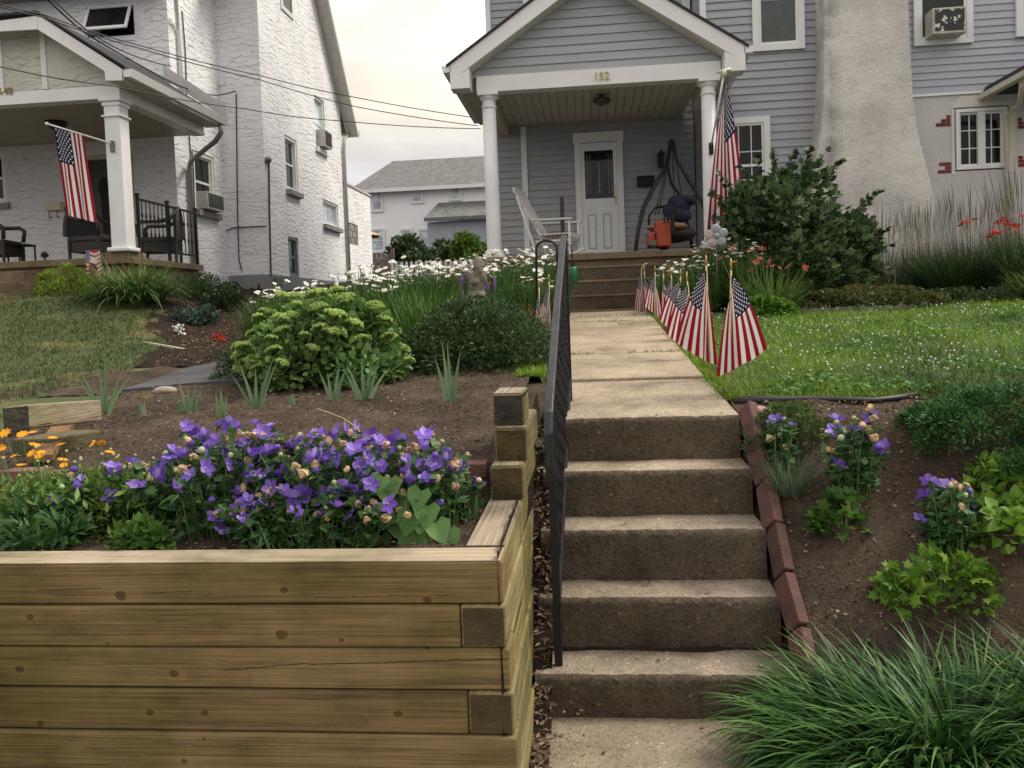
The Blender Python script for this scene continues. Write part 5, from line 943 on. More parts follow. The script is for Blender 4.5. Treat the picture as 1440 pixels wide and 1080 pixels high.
shrub('potato_vine','lime yellow vine trailing down the right edge of the bank','plant',ground(1425,770)+(.03,.03,0),.2,.2,.2,240,.042,'heart',G_lime,gst,187,12,up=.6,ns=10,inner=.1)
shrub('potato_vine','small pale vine shoots under the juniper at right edge','plant',ground(1395,690),.16,.1,.14,90,.045,'heart',G_lime,gst,188,8,up=.6,ns=6,inner=.1)
q=np.random.default_rng(190); t=thing('liriope_clump','large arching dark green grassy clump in right front corner','plant',(1.16,2.76,.02)); n=4200; a=q.uniform(0,6.283,n); s=np.sqrt(q.uniform(0,1,n)); P=np.stack([.44*s*np.cos(a),.30*s*np.sin(a),np.zeros(n)],-1); az=a+q.normal(0,.55,n)
V,F=blades(P,az,q.uniform(.32,.54,n),s*.72*q.uniform(.3,1.25,n),q.uniform(.012,.021,n),7,q.uniform(.9,3.0,n)); mesh_np('leaf_blades',V,F,G_lir,t,world=False)
grassclump('liriope_clump','second liriope clump at right frame edge behind the large clump','plant',(1.72,2.85,.1),1500,.30,.46,.8,.016,G_lir,191,6,1.7)
# ---------------- left house planting
def gp(a,b,Y): return (aY(a,b,Y)[0],Y,float(H(aY(a,b,Y)[0],Y)))
shrub('golden_shrub','round yellow green shrub in front of left porch steps','shrub',gp(92,410,10.5),.40,.3,.42,3600,.05,'lance',G_yg,barkm,201,18,.3,up=.4)
grassclump('daylily_clump','arching green daylily clump below left porch corner','plant',gp(190,440,10.0),900,.34,.72,.8,.02,G_lily,202,6,1.5)
shrub('low_shrub','dusty green ground shrub under left porch right corner','shrub',gp(275,440,11.5),.5,.5,.34,2600,.05,'lance',G_lav if 0 else G_dk,barkm,203,16)
shrub('blue_green_plant','bluish green low plant on mulch slope by left lawn','plant',gp(275,462,9.6),.26,.22,.26,900,.05,'diamond',G_blue,gst,204,10)
shrub('dark_shrub','dark shrub against the gray foundation of white house','shrub',gp(318,452,11.0),.30,.3,.34,1500,.045,'diamond',G_dk,barkm,205,12)
shrub('white_flower_plant','tiny white flowered plant at edge of left mulch','plant',gp(251,456,8.9),.08,.05,.09,60,.03,'round',petw,gst,206,5,ns=3); shrub('red_flower_plant','small red flowered plant beside path left of dark shrub','plant',ground(309,482),.09,.06,.08,90,.03,'diamond',redp,gst,207,5,ns=3)
tag(MB().bar(gp(203,462,8.2),gp(270,500,7.7),.04,.03).build('fallen_branch',M('pale_branch',S(170,160,140),rough=.8),loc=gp(203,462,8.2)),'pale broken edging strip lying on the mulch slope','branch')
for a,b,Y,rx,h,lb,sd in ((572,362,33,1.3,1.9,'rounded green bush left of the far house porch',211),(622,362,31,1.5,1.9,'wide green bush before the far gray porch',212),(655,358,30,1.1,1.8,'green bush nearest the left porch column far behind',213)): shrub('rear_bush',lb,'bush',(aY(a,b,Y)[0],Y,aY(a,b,Y)[2]-.9),rx,rx*.8,h*.85,3000,.16,'diamond',G_dk if sd!=213 else G_cor,barkm,sd,18,group='bushes behind the picket fence')
# ---------------- lawn grass, clover
def lawn(name,n,x0,x1,y0,y1,ln,wd,mat,seed,pw=1.7,keep=None,lean=.55):
    q=np.random.default_rng(seed); y=y0+(y1-y0)*q.uniform(0,1,n)**pw; x=q.uniform(x0,x1,n)
    if keep is not None: k=keep(x,y); x,y=x[k],y[k]
    n=len(x); P=np.stack([x,y,H(x,y)],-1); f=1+.12*(y-y0); V,F=blades(P,q.uniform(0,6.28,n),ln*q.uniform(.5,1.2,n),q.uniform(.1,lean*2,n),wd*f*q.uniform(.7,1.3,n),2,q.uniform(0,1.0,n)); o=mesh_np(name,V,F,mat); tag(o,None,None,None,'stuff'); return o
o=lawn('lawn_grass',62000,.80,7.6,4.62,10.6,.075,.0055,G_lawn,301,1.6,keep=lambda x,y:(x<1.2+y*.62)&(y<9.4+.9*(x>2.0)*0+1.2*(x>3.9)+.8*(x<1.0))); tag(o,'green mown lawn right of the front walk','grass')
q=np.random.default_rng(309); n=9000; y=4.7+5.2*q.uniform(0,1,n)**1.4; x=q.uniform(.85,1.2+y*.6,n); k=np.array([mnoise.noise(Vector((a*1.3,b*1.3,8)))>.02 for a,b in zip(x,y)]); x,y=x[k],y[k]; n=len(x); v,f=leafmesh(np.stack([x,y,H(x,y)+q.uniform(.02,.05,n)],-1),unit(q.normal(size=(n,3))*np.array([1,1,.3])+(0,0,.3)),q.uniform(.02,.036,n),'round',.8); tag(mesh_np('lawn_clover',v,f,leafmat('clover_leaf',[S(54,92,30),S(74,116,42),S(96,136,58)],trans=.3)),'clover leaves mixed through the right lawn','clover',None,'stuff')
o=lawn('neighbor_bank_grass',16000,-7,-3.3,2.6,4.7,.05,.006,G_lawn,308,1.0,keep=lambda x,y:x<-3.6); tag(o,'short grass on the left neighbor\'s lower bank','grass')
o=lawn('walk_grass',3600,-.52,-.27,5.5,7.9,.07,.006,G_lawn,302,1.2); tag(o,'strip of bright grass left of the walk beyond the railing','grass')
o=lawn('neighbor_lawn_grass',52000,-9,-3.9,4.6,11.0,.05,.006,leafmat('dry_grass_blade',[S(54,74,28),S(66,86,36),S(84,98,48)],patch=(S(138,120,80),1.1,.52,.70)),303,1.0,keep=lambda x,y:(x<XB(y))&(x>-1.0-.95*y)); tag(o,'dry patchy grass on the left neighbor\'s sloping lawn','grass')
q=np.random.default_rng(304); n=800; y=5.2+4.6*q.uniform(0,1,n); x=q.uniform(1.1,1.3+y*.58,n); k=mnoise
P=np.stack([x,y,H(x,y)+q.uniform(.04,.075,n)],-1); keep=np.array([mnoise.noise(Vector((a*1.1,b*1.1,4)))>-.12 for a,b in zip(x,y)]); P=P[keep]; V=(P[:,None]+oc[None]*(.0045+.0005*P[:,1:2,None])*q.uniform(.7,1.3,(len(P),1,1))).reshape(-1,3); F=(of[None]+(np.arange(len(P))*6)[:,None,None]).reshape(-1,3)
tag(mesh_np('clover_flowers',V,F,petw),'white clover heads dotted over the right lawn','clover',None,'stuff')
m=[]; q=np.random.default_rng(305)
for (x0,x1,y) in ((-.25,.05,6.645),(-.2,.72,9.27),(.3,.72,8.9),(-.25,.75,9.94),(.3,.75,6.645)): 
    n=int(220*(x1-x0)); xx=q.uniform(x0,x1,n); P=np.stack([xx,y+q.normal(0,.008,n),walkz(y)-.01+0*xx],-1); m.append(blades(P,q.uniform(0,6.28,n),q.uniform(.02,.07,n),q.uniform(.2,1.1,n),.006,2,.6))
v,f=merge(m); tag(mesh_np('joint_weeds',v,f,G_lawn),'grass weeds growing in the walkway joints','weeds',None,'stuff')
# edge tufts over walk side
q=np.random.default_rng(306); n=2600; y=4.65+5.8*q.uniform(0,1,n)**1.3; P=np.stack([.79+q.normal(0,.03,n),y,walkz(y)-.03],-1); v,f=blades(P,q.uniform(0,6.28,n),q.uniform(.05,.11,n),q.uniform(.2,1.0,n),.006,3,.7); tag(mesh_np('edge_grass',v,f,G_lawn),'longer grass along the right edge of the walk','grass',None,'stuff')
# mulch chips
def chips(name,n,x0,x1,y0,y1,s,seed,label,keep=None,dz=.012):
    q=np.random.default_rng(seed); x=q.uniform(x0,x1,n); y=q.uniform(y0,y1,n)
    if keep is not None: k=keep(x,y); x,y=x[k],y[k]
    n=len(x); P=np.stack([x,y,H(x,y)+dz],-1); V,F=leafmesh(P,unit(q.normal(size=(n,3))*np.array([1,1,.35])),s*q.uniform(.3,1.3,n),'lance' if s>.02 else 'diamond',.6); tag(mesh_np(name,V,F,chip),label,'mulch',None,'stuff')
chips('mulch_chips',9000,-3.2,-.45,2.65,6.3,.022,311,'small wood chips and clods on the upper left bed'); chips('slope_mulch',9000,-7.2,-2.9,6.6,10.8,.035,315,'shredded mulch on the slope beside the asphalt path',keep=lambda x,y:x>XB(y)+.1,dz=.02); chips('bank_mulch',5000,.85,3.0,2.4,4.6,.018,312,'small chips and twigs on the right bank soil',dz=.014); chips('gap_debris',1400,-.31,-.2,2.5,4.6,.04,313,'bark and leaf litter between timber wall and steps',dz=.075); chips('landing_debris',160,-.26,-.05,2.62,3.1,.014,314,'bits of bark littering the lower landing',dz=.06)

q=np.random.default_rng(320); P=[]
for k in range(46):
    i=q.integers(0,6); 
    if i<5: y0,z=ST[i]; P.append((q.uniform(-.2,.72),y0+q.uniform(.05,.22),z+.008))
    else: yy_=q.uniform(5.5,9); P.append((q.uniform(-.2,.72),yy_,walkz(yy_)+.006))
for k in range(24): P.append((q.uniform(-.24,.7),q.uniform(2.6,3.08),.006))
P=np.array(P); v,f=leafmesh(P,unit(q.normal(size=P.shape)*np.array([1,1,.1])),q.uniform(.008,.03,len(P)),'diamond',.92); tag(mesh_np('leaf_litter',v,f,chip),'scattered dry leaf bits on the steps and walk','leaf litter',None,'stuff')
# ============================================================ FLAGS
def fan_flag(parent,top,L,a0,a1,right=(1,0,0),amp=.02,npl=1.5,bunch=.05,ph=0,nu=20,nv=26,zero_amp=.3,name='cloth',hst=0):
    right=np.array(right,float); nrm=np.cross(right,(0,0,1)); V=[];uv=[]
    for i in range(nu+1):
        for j in range(nv+1):
            u=i/nu; v=j/nv; a=R_(a0+(a1-a0)*v); lu=u**.62; w=amp*math.sin(6.283*npl*v+ph+u*.8)*(u**.8+.04)+amp*.4*math.sin(6.283*npl*2.3*v+ph*2+u*3)*u
            V.append(np.array(top)+np.array([0,0,-bunch*v])+right*math.sin(a)*L*lu+np.array([0,0,-1.])*math.cos(a)*L*u+nrm*w+right*hst*v); uv.append((u,v))
    F=np.array([(i*(nv+1)+j,(i+1)*(nv+1)+j,(i+1)*(nv+1)+j+1,i*(nv+1)+j+1) for i in range(nu) for j in range(nv)])
    return mesh_np(name,V,F,flagm,parent,smooth=True,uv=uv)
FL=[((1028,377),(1026,546),4.83,.47,24,-13,.03,'largest small flag on a stick, nearest the lawn edging'),((993,371),(999,520),5.4,.50,-27,7,.032,'second small flag from the front, leaning over the walk'),((966,393),(980,500),6.2,.40,-26,9,.028,'third small flag from the front beside the walk'),((957,387),(951,471),7.4,.40,-30,4,.028,'fourth small flag from the front beside the walk'),((944,385),(945,465),7.9,.38,-18,18,.028,'fifth small flag, middle of the row beside the walk'),((933,383),(931,461),8.4,.36,-6,24,.028,'sixth small flag from the front beside the walk'),((921,381),(922,450),9.1,.36,-22,12,.028,'seventh small flag from the front beside the walk'),((906,380),(908,440),10.0,.34,-4,26,.028,'eighth small flag, farthest stick flag near porch steps'),
((758,402),(757,470),6.9,.36,-9,10,.010,'left one of two small flags beside the handrail'),((772,394),(771,452),7.5,.40,-18,2,.010,'small flag just behind the handrail top')]
for k,((a,b),(c_,d_),Y,L,a0,a1,am,lb) in enumerate(FL):
    tp=aY(a,b,Y); bs=aY(c_,d_,Y); bs[2]=min(bs[2],float(H(bs[0],Y)))-.03
    t=thing('stick_flag','American '+lb if 0 else lb,'flag',tuple(bs),0,'small stick flags along the walk'); m=MB().tube([bs,tp],.0055,8); m.build('staff',pole_w,t,smooth=True)
    MB().lathe([(.006,0),(.009,.006),(.0075,.02),(.009,.026),(.007,.05),(.001,.07)],tp[0],tp[1],tp[2]-.012,8).build('finial',brass,t,smooth=True)
    d=(bs-tp)/np.linalg.norm(bs-tp); fan_flag(t,tp+d*.045+np.array([0,-.008,0]),L,a0,a1,(math.cos(.2*math.sin(k*2)),math.sin(.2*math.sin(k*2)),0),am,1.2+.5*math.sin(k*2.2),.13,k*1.7)
# big porch flag right
tp=aY(1018,103,11.15); bs=aY(1000,207,11.72); t=thing('porch_flag','large flag hanging in folds from the right porch column','flag',tuple(bs)); MB().tube([bs,tp],.014,8).build('pole',white,t,smooth=True); MB().ell(tp,(.035,.035,.05)).bar(tp+(-.09,0,.02),tp+(.09,0,.05),.02,.04).build('finial',M('pale_gold_finial',S(210,205,185),rough=.4),t,smooth=True); MB().box(bs[0]-.03,bs[0]+.03,bs[1]-.03,bs[1]+.04,bs[2]-.1,bs[2]+.06).build('bracket',blk,t)
fan_flag(t,tp+(0.0,.02,-.1),1.70,8,-9,(1,0,0),.045,1.7,.30,.6,30,60)
# left porch flag hangs square from slanted pole
tp=aY(66,174,10.85); bs=aY(158,202,11.29); t=thing('porch_flag','flag hanging straight from a slanted white pole on left porch','flag',tuple(bs)); MB().tube([bs+(bs-tp)*.0,tp],.013,8).build('pole',white,t,smooth=True); MB().ell(tp,(.025,.025,.025)).build('finial',white,t,smooth=True); MB().box(bs[0]-.03,bs[0]+.03,bs[1]-.02,bs[1]+.015,bs[2]-.12,bs[2]+.04).build('bracket',steel,t)
h0=tp+(bs-tp)*.10; h1=tp+(bs-tp)*.555; V=[];uv=[]; nu,nv=24,26
for i in range(nu+1):
    for j in range(nv+1):
        u=i/nu;v=j/nv; p=h0+(h1-h0)*v; V.append(p+np.array([.10*u+.012*math.sin(v*14)*u,.02*math.sin(v*12+u*2)*(.3+u),-1.26*u*(1-.0*v)])); uv.append((u,v))
mesh_np('cloth',V,np.array([(i*(nv+1)+j,(i+1)*(nv+1)+j,(i+1)*(nv+1)+j+1,i*(nv+1)+j+1) for i in range(nu) for j in range(nv)]),flagm,t,smooth=True,uv=uv)
# garden banner on stand at left porch
Y=10.6; c0=aY(120,352,Y); c1=aY(143,386,Y); t=thing('garden_banner','small patriotic garden banner on thin stand below left porch','banner',gp(132,405,Y)); fr=MB(); 
W=c1[0]-c0[0]; Hh=c0[2]-c1[2]; nx_,nz_=24,32; V=[];F=[];mi=[]
for j in range(nz_+1):
    for i in range(nx_+1): V.append((c0[0]+W*i/nx_,Y+.01*math.sin(i*.5),c0[2]-Hh*j/nz_))
for j in range(nz_):
    for i in range(nx_):
        u=(i+.5)/nx_; v=(j+.5)/nz_; w=v+.05*math.sin(u*6+1); k=(0 if int(w*12)%2==0 else 1)
        if u<.28 and v<.45: k=2 if (i+j*2)%5 else 1
        if ((u-.42)/.28)**2+((v-.76)/.28)**2<1: k=3
        if ((u-.55)/.22)**2+((v-.42)/.13)**2<1: k=1
        F.append((j*(nx_+1)+i,j*(nx_+1)+i+1,(j+1)*(nx_+1)+i+1,(j+1)*(nx_+1)+i)); mi.append(k)
mesh_np('cloth',V,F,[M('banner_red',S(165,45,50)),M('banner_white',S(215,205,200)),M('banner_blue',S(60,65,125)),M('banner_maroon',S(110,32,42))],t,midx=mi)
MB().tube([(c1[0]+.05,Y,float(H(c1[0],Y))),(c1[0]+.05,Y,c0[2]+.03),(c0[0]-.02,Y,c0[2]+.02)],.008,6).build('stand',blk,t)
# ============================================================ FURNITURE
def rocker():
    p=aY(786,352,12.9); p[2]=2.44; t=thing('rocking_chair','white slatted wooden rocking chair on the gray porch','rocking chair',tuple(p),R_(76)); wm=M('white_wood',(.74,.73,.70),(.66,.65,.62),rough=.55)
    m=MB(); n=7
    for k in range(n): x=-.24+.48*k/(n-1); m.bar((x,.24,.42),(x*1.05,.66,1.20),.05,.015,up=(0,-1,.3))
    m.bar((-.29,.65,1.18),(.29,.65,1.18),.03,.09); m.bar((-.27,.27,.48),(.27,.27,.48),.03,.06); m.build('backrest',wm,t,world=False)
    m=MB(); 
    for k in range(7): y=-.27+.075*k; m.box(-.27,.27,y,y+.06,.40+.0*k,.42)
    m.box(-.27,.27,-.29,-.271,.34,.42); m.build('seat',wm,t,world=False)
    t.scale=(.97,.97,.95)
    for s in (-1,1):
        MB().bar((s*.30,-.32,.64),(s*.30,.36,.66),.09,.025).build('armrest',wm,t,world=False)
        MB().bar((s*.29,-.27,.05),(s*.29,-.27,.63),.035,.035).bar((s*.29,.28,.05),(s*.29,.60,1.08),.035,.035).bar((s*.29,-.27,.30),(s*.29,.30,.30),.025,.025).build('leg',wm,t,world=False)
        MB().tube([(s*.29,y,.02+.12*(y/.5)**2) for y in np.linspace(-.5,.62,12)],.02,6).build('rocker',wm,t,world=False)
rocker()
p=aY(792,345,13.0); t=thing('patio_pole','slender dark gray pole standing between rocking chair and door','pole',(p[0],13.0,2.44)); zt_=aY(792,276,13.0)[2]; MB().lathe([(.05,0),(.05,.02),(.022,.03),(.02,.3),(.03,.32),(.034,zt_-2.44-.05),(.012,zt_-2.44)],p[0],13.0,2.44,10).build('pole_body',M('charcoal',S(62,62,66),rough=.7),t,smooth=True); MB().lathe([(.16,0),(.16,.03),(.03,.06)],p[0],13.0,2.44,16).build('base',blk,t)
# hanging swing seat
Y=13.4; A=aY(942,196,Y); t=thing('swing_stand','dark curved wicker egg swing stand hanging a cushioned seat','swing chair',(A[0],Y,2.44)); 
def cv(pts): return [np.array(aY(a,b,y)) for a,b,y in pts]
MB().tube(cv([(944,196,Y+.1),(938,232,Y+.1),(920,262,Y),(905,292,Y-.1),(897,325,Y-.2),(893,358,Y-.3)]),[.03,.034,.038,.038,.034,.03],8).build('frame_leg',wick,t,smooth=True)
MB().tube(cv([(946,196,Y+.1),(952,225,Y+.1),(968,252,Y+.1),(988,285,Y+.15),(1000,330,Y+.2),(1003,356,Y+.2)]),[.028,.03,.033,.033,.03,.028],8).build('frame_leg',wick,t,smooth=True)
MB().tube(cv([(943,200,Y+.1),(938,230,Y+.3),(944,258,Y+.4),(956,275,Y+.4),(968,320,Y+.45),(975,356,Y+.5)]),.027,8).build('frame_leg',wick,t,smooth=True)
a_=aY(893,357,Y-.3); b_=aY(1003,356,Y+.2); MB().tube([(A[0]+.75*math.cos(q),Y+.45*math.sin(q),2.48) for q in np.linspace(0,6.283,30)],.03,8).build('base_ring',wick,t,smooth=True)
for a0,b0,a1,b1 in ((944,205,921,303),(945,205,926,300),(946,205,948,290),(947,203,960,285)): MB().tube(cv([(a0,b0,Y+.05),(a1,b1,Y-.05)]),.009,6).build('rope',blk,t)
MB().tube(cv([(912,318,Y-.2),(913,303,Y-.2),(922,292,Y-.15),(945,289,Y),(968,290,Y+.1)]),.018,6).build('seat_rim',blk,t,smooth=True)
c=aY(945,325,Y); MB().ell((c[0],Y+.02,c[2]-.05),(.40,.34,.15)).build('seat_basket',wick,t,smooth=True)
c=aY(938,318,Y-.35); MB().ell((c[0],Y-.25,c[2]),(.34,.22,.07)).build('seat_cushion',M('tan_cushion',S(150,125,95),rough=.9),t,smooth=True)
c=aY(957,293,Y-.2); t2=thing('dark_pillow','navy blue puffy pillows piled in the swing seat','pillow',tuple(c)); nv_=M('navy_cloth',S(42,44,62),S(30,32,48),rough=.9)
for (a,b,rx,rz_) in ((955,288,.19,.16),(952,300,.24,.14),(968,282,.12,.08)):
    e=aY(a,b,Y-.2); MB().ell(e,(rx,.16,rz_),16,10,rot=np.array(Matrix.Rotation(.3,3,'Y'))).build('pillow',nv_,t2,smooth=True)
e=aY(975,278,Y-.2); MB().bar(e-(.1,0,.08),e+(.08,0,.10),.05,.03).build('strap',nv_,t2)
c=aY(933,322,12.6); t3=thing('toy_truck','orange plastic toy truck with black wheels on the porch edge','toy',(c[0],12.6,2.44)); om=M('orange_plastic',S(168,66,22),S(150,58,20),rough=.4)
def bxp(a0,b0,a1,b1,y0,y1): P=aY(a0,b0,y0); Q=aY(a1,b1,y0); return (P[0],Q[0],y0,y1,Q[2],P[2])
MB().box(*bxp(922,310,944,346,12.5,12.95)).build('cab',om,t3,bevel=.02); m=MB()
for a0,a1 in ((926,929),(931,934)): m.box(*bxp(a0,316,a1,325,12.495,12.51))
m.box(*bxp(935,314,942,336,12.494,12.51)); m.build('window',blk,t3)
MB().box(*bxp(911,326,922,346,12.45,12.9)).build('hood',M('red_plastic',S(160,55,45),rough=.4),t3,bevel=.03)
for a in (916,930,941): e=aY(a,346,12.42); MB().lathe([(.10,-.04),(.10,.04)],0,0,0,16).build('wheel',blk,t3,world=False).rotation_euler=(math.pi/2,0,0); w_=t3.children[-1]; w_.location=Vector(e-np.array(t3.location)); w_.location.z=.10
MB().box(*bxp(914,338,923,345,12.40,12.45)).build('bumper',M('yellow_green_plastic',S(80,110,60),rough=.4),t3)
# wicker chairs on left porch
def wchair(label,x,y,rz,s=1.0):
    t=thing('wicker_chair',label,'chair',(x,y,2.66),rz,'dark wicker chairs on the left porch')
    m=MB(); n=15; pts=[]
    for k in range(n): a=math.pi*(k/(n-1)); pts.append((.31*math.cos(a),.30-.06*math.sin(a)*0,.42+.50*math.sin(a)**.7 if 0<k<n-1 else .42))
    m.tube(pts,.035,8); m.prism([(q[0],q[2]) for q in pts],'y',.29,.315); m.build('backrest',wick,t,world=False)
    MB().box(-.29,.29,-.28,.29,.34,.42).build('seat',wick,t,world=False,bevel=.02); MB().box(-.27,.27,-.26,.27,.18,.34).build('skirt',wick,t,world=False)
    for sg in (-1,1):
        MB().tube([(sg*.30,-.28,.42),(sg*.32,-.30,.60),(sg*.33,-.22,.66),(sg*.33,.05,.66),(sg*.32,.22,.72),(sg*.27,.30,.85)],.032,8).build('armrest',wick,t,world=False,smooth=True)
        for yy_ in (-.26,.27): MB().tube([(sg*.28,yy_,0),(sg*.28,yy_,.40)],.024,8).build('leg',wick,t,world=False)
    for o in t.children: pass
    t.scale=(s,s,s); return t
wchair('dark wicker armchair half hidden behind the left porch column',aY(138,340,12.6)[0],12.6,R_(80),1.08); wchair('dark wicker chair with high back beside the porch railing',aY(226,340,12.9)[0],12.9,R_(-70),1.0); wchair('dark wicker chair cut off at the left photo edge',aY(-6,345,12.2)[0],12.2,R_(100),1.0)
p=aY(30,350,12.4); t=thing('side_table','small black metal side table right of the leftmost wicker chair','table',(p[0],12.4,2.66)); MB().box(p[0]-.16,p[0]+.16,12.25,12.55,3.0,3.03).build('table_top',blk,t,bevel=.01)
for dx in (-.14,.14):
    for dy in (-.13,.13): MB().box(p[0]+dx-.01,p[0]+dx+.01,12.4+dy-.01,12.4+dy+.01,2.66,3.0).build('leg',blk,t)
p=aY(72,358,11.6); t=thing('path_light','small black solar spike light on the left porch floor','garden light',(p[0],11.45,2.66)); MB().lathe([(.012,0),(.012,.05),(.05,.06),(.055,.10),(.02,.14)],p[0],11.45,2.66,10).build('lamp',blk,t)
p=aY(147,290,YF-.05); t=thing('door_decoration','long dark decoration hanging on the left house front door','decoration',(p[0],YF+.0,p[2])); MB().ell((p[0],YF+.0,p[2]+.35),(.13,.05,.2)).prism([(p[0]-.07,p[2]-.5),(p[0]+.09,p[2]-.5),(p[0]+.12,p[2]+.3),(p[0]-.08,p[2]+.3)],'y',YF-.03,YF+.03).build('decoration_body',M('dark_cloth',S(40,36,34),rough=.9),t,smooth=False)
# ============================================================ GARDEN ORNAMENTS
Ys=6.75; p=aY(672,416,Ys); z0=p[2]; k=(aY(672,360,Ys)[2]-z0)/.40
t=thing('garden_statue','gray stone hooded gnome statue among purple spikes and daisies','statue',(p[0],Ys,z0-.05))
m=MB(); E=lambda x,y,z,a,b,c,r=None: m.ell((p[0]+x*k,Ys+y*k,z0+z*k),(a*k,b*k,c*k),16,10,rot=r)
E(0,0,.02,.085,.075,.05); E(0,.0,.10,.082,.07,.10); E(.015,-.01,.19,.075,.062,.085); E(.02,-.02,.29,.055,.055,.055); E(.018,.0,.325,.058,.06,.055); E(.005,.01,.365,.035,.04,.035); E(.028,-.068,.285,.014,.016,.014); E(.03,-.05,.24,.036,.03,.05); E(-.045,-.045,.17,.03,.05,.035); E(.075,-.02,.17,.028,.04,.06); E(-.02,-.075,.14,.05,.03,.035); E(-.045,-.05,.0,.035,.05,.025); E(.045,-.05,.0,.035,.05,.025)
o=m.build('statue_body',stone,t); r=o.modifiers.new('remesh','REMESH'); r.mode='VOXEL'; r.voxel_size=.007; s_=o.modifiers.new('sm','SMOOTH'); s_.iterations=4; s_.factor=.5; r.use_smooth_shade=True
MB().box(p[0]-.06,p[0]+.06,Ys-.06,Ys+.06,z0-.35,z0-.03).build('pedestal',stone,t,bevel=.01)
# arched flag stand, hook and feeder
Y=7.4; a=aY(754,452,Y); b=aY(754,350,Y); r_=(aY(783,350,Y)[0]-aY(754,350,Y)[0])/2; pts=[(a[0],Y,float(H(a[0],Y))-.05),b]+[(b[0]+r_-r_*math.cos(q),Y,b[2]+r_*.75*math.sin(q)) for q in np.linspace(.3,2.85,9)]+[(b[0]+2*r_,Y,b[2]),(b[0]+2*r_,Y,float(H(a[0],Y))-.05)]
tag(MB().tube(pts,.011,8).build('arched_stand',blk,smooth=True,loc=tuple(a)),'black arched metal garden stand left of the handrail','garden stand')
Y=10.3; c=aY(806,385,Y); t=thing('bird_feeder','green glass bird feeder bottle hanging beside the porch steps','bird feeder',(c[0],Y,c[2]-.12)); gm_,nt_,bb_,oo_=newmat('green_glass'); bb_.inputs['Base Color'].default_value=(*S(20,110,80),1); bb_.inputs['Roughness'].default_value=.15
MB().lathe([(.045,0),(.055,.01),(.055,.17),(.045,.2),(.02,.22)],c[0],Y,c[2]-.12,16).build('bottle',gm_,t,smooth=True); MB().lathe([(.03,.22),(.03,.25)],c[0],Y,c[2]-.12,12).tube([(c[0],Y,c[2]+.12),(c[0],Y,c[2]+.2)],.005).build('cap',blk,t)
e=aY(800,340,Y); zg=float(H(-.34,Y)); tag(MB().tube([(c[0]-.10,Y,zg),(c[0]-.10,Y,c[2]+.32),(c[0]-.07,Y,c[2]+.38),(c[0]-.02,Y,c[2]+.36),(c[0],Y,c[2]+.2)],.009,6).build('feeder_hook',blk,smooth=True,loc=(c[0]-.1,Y,zg)),'black shepherd hook holding the green bird feeder','garden hook')
Y=10.1; p=aY(1007,332,Y); t=thing('flower_ornament','gray metal flower ornament on a stake among white daisies','garden ornament',(p[0],Y,float(H(p[0],Y))))
pm=[M('ornament_gray',S(158,156,165),S(135,133,142),rough=.5),M('ornament_pale',S(185,170,165),S(160,145,140),rough=.5)]
for k in range(5): q=math.pi*2*k/5+.4; MB().ell((p[0]+.085*math.cos(q),Y-.02,p[2]+.085*math.sin(q)),(.062,.02,.062),14,8).build('petal',pm[1 if k in (2,3) else 0],t,smooth=True)
MB().ell((p[0],Y-.04,p[2]),(.035,.02,.035)).build('flower_center',pm[0],t,smooth=True); MB().tube([(p[0],Y,float(H(p[0],Y))),(p[0],Y,p[2])],.008).build('stake',steel,t)
Y=10.4; p=aY(901,378,Y); tag(MB().tube([(aY(903,440,Y)[0],Y,float(H(.7,Y))),aY(902,380,Y),aY(904,373,Y),aY(910,370,Y)],.009,6).build('bent_stake',M('pale_stake',S(175,165,145),rough=.6),smooth=True,loc=tuple(aY(903,440,Y))),'pale bent hook stake holding a faded flag by the porch steps','garden hook')
p=aY(902,384,Y); t=thing('faded_flag','faded drooping flag on bent stake at the porch steps','flag',tuple(p)); fan_flag(t,p,.46,-14,8,(1,0,0),.02,2,.08,1.)
# ============================================================ WIRES
def wire(pts,label,sag=.0,r=.008):
    P=[np.array(aY(a,b,y)) for a,b,y in pts]; Q=[]
    for i in range(len(P)-1):
        for t_ in np.linspace(0,1,9)[:-1]: Q.append(P[i]*(1-t_)+P[i+1]*t_-np.array([0,0,sag*4*t_*(1-t_)]))
    Q.append(P[-1]); o=MB().tube(Q,r,6).build('overhead_wire',cb if r<.012 else blk,smooth=True,loc=tuple(P[0])); tag(o,label,'wire','overhead wires crossing the gap')
wire([(-40,-8,8),(60,20,9),(190,62,11),(365,106,14),(500,137,15),(672,166,16.5)],'upper overhead wire from left house corner to right porch eave',.02); wire([(-40,-4,8.02),(62,24,9.02),(190,66,11.02),(365,112,14.02),(500,150,15),(672,177,16.5)],'middle overhead wire just below the upper one across the gap',.02); wire([(-20,89,9),(160,121,10.7),(345,153,14),(480,170,15),(676,181,16.5)],'lowest overhead wire crossing the porch gable and sky gap',.03)
wire([(62,-6,9),(122,48,10.6),(250,120,14),(300,134,15.5),(331,128,16.38)],'thick service wire dropping to the small bracket on the white wing wall',.02,.012); wire([(70,-6,9),(126,45,10.6),(180,75,12),(240,93,14.2)],'short service wire ending at the wall corner hook by the awning window',.02,.010)
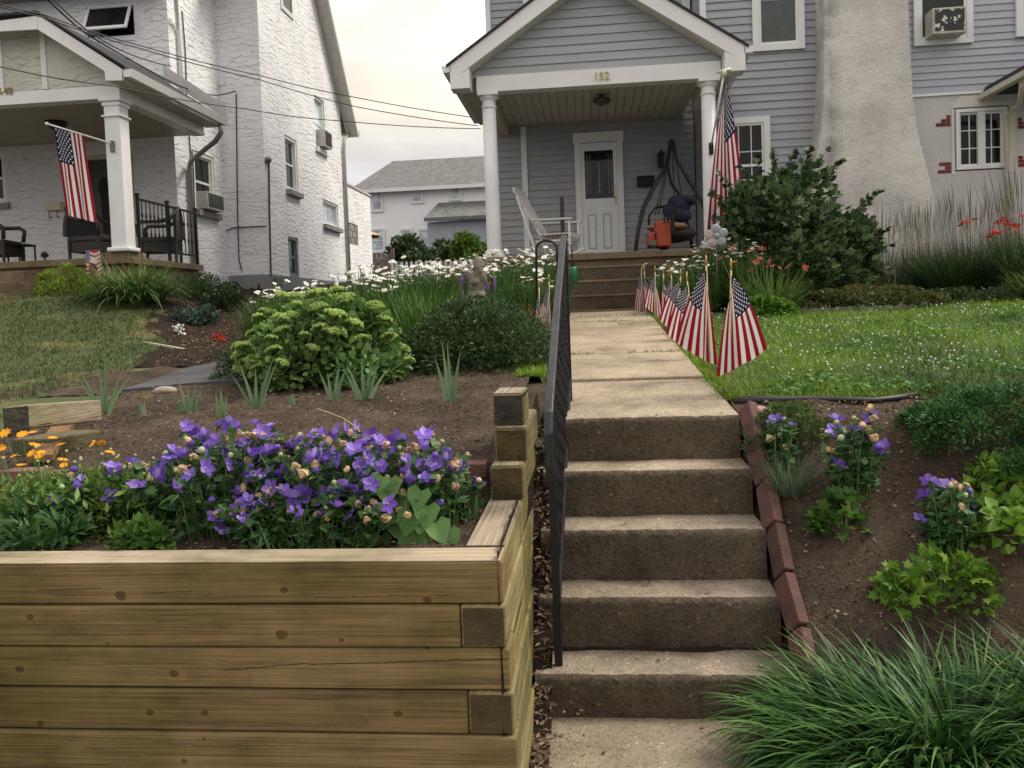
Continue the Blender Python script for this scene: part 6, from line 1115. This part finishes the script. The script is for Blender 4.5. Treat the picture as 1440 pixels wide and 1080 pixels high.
# ============================================================ LIGHT, SKY, CAMERA
w=bpy.data.worlds.new('World'); sc.world=w; w.use_nodes=True; nt=w.node_tree; nt.nodes.clear()
SUN_EL=R_(52); SUN_AZ=R_(70)   # azimuth from +Y towards +X
out=nt.nodes.new('ShaderNodeOutputWorld'); bg=nt.nodes.new('ShaderNodeBackground'); bg.inputs[1].default_value=.1
sky=nt.nodes.new('ShaderNodeTexSky'); sky.sky_type='NISHITA'; sky.sun_disc=False; sky.sun_elevation=SUN_EL; sky.sun_rotation=SUN_AZ; sky.air_density=1.5; sky.dust_density=3
tc=nt.nodes.new('ShaderNodeTexCoord'); mp=nt.nodes.new('ShaderNodeMapping'); mp.inputs['Scale'].default_value=(1,1,2.6); nt.links.new(tc.outputs['Generated'],mp.inputs[0])
n=N(nt,'ShaderNodeTexNoise',Scale=2.4,Detail=7,Roughness=.5); nt.links.new(mp.outputs[0],n.inputs['Vector'])
cl=ramp(nt,n.outputs[0],[(.34,(6.9,6.8,7.3)),(.47,(8.1,7.7,7.3)),(.62,(11.,10.6,9.9))])
sx=nt.nodes.new('ShaderNodeSeparateXYZ'); nt.links.new(tc.outputs['Generated'],sx.inputs[0])
hz=ramp(nt,sx.outputs[2],[(.0,(.52,.54,.62)),(.15,(.58,.585,.66)),(.2,(.68,.66,.67)),(.255,(.86,.80,.68)),(.34,(.95,.91,.84)),(.5,(1.05,1.03,1.0)),(1.,(.98,.98,1.04))]); cl=mixc(nt,1.,cl,hz,'MULTIPLY')
c=mixc(nt,.88,sky.outputs[0],cl); nt.links.new(c,bg.inputs[0]); nt.links.new(bg.outputs[0],out.inputs[0])
L=bpy.data.lights.new('sun','SUN'); L.energy=2.3; L.angle=R_(22); L.color=(1,.93,.82); so=bpy.data.objects.new('sun',L); COL.objects.link(so)
sd=Vector((math.sin(SUN_AZ)*math.cos(SUN_EL),math.cos(SUN_AZ)*math.cos(SUN_EL),math.sin(SUN_EL))); so.rotation_euler=sd.to_track_quat('Z','Y').to_euler(); so.location=(8,0,14)
cam=bpy.data.cameras.new('camera'); cam.sensor_width=36; cam.lens=FPX/1440*36; cam.shift_y=(540-CY)/1440; cam.shift_y=-(CY-540)/1440*(1); cam.clip_end=1000; cam.clip_start=.05
co=bpy.data.objects.new('camera',cam); COL.objects.link(co)
mw=Matrix(((_r[0],_u[0],-_f[0],0),(_r[1],_u[1],-_f[1],0),(_r[2],_u[2],-_f[2],CZ),(0,0,0,1))); co.matrix_world=mw; sc.camera=co
cam.shift_y=(CY-540)/1440
sc.view_settings.view_transform='Standard'; sc.view_settings.look='None'; sc.view_settings.exposure=.6; sc.view_settings.gamma=1
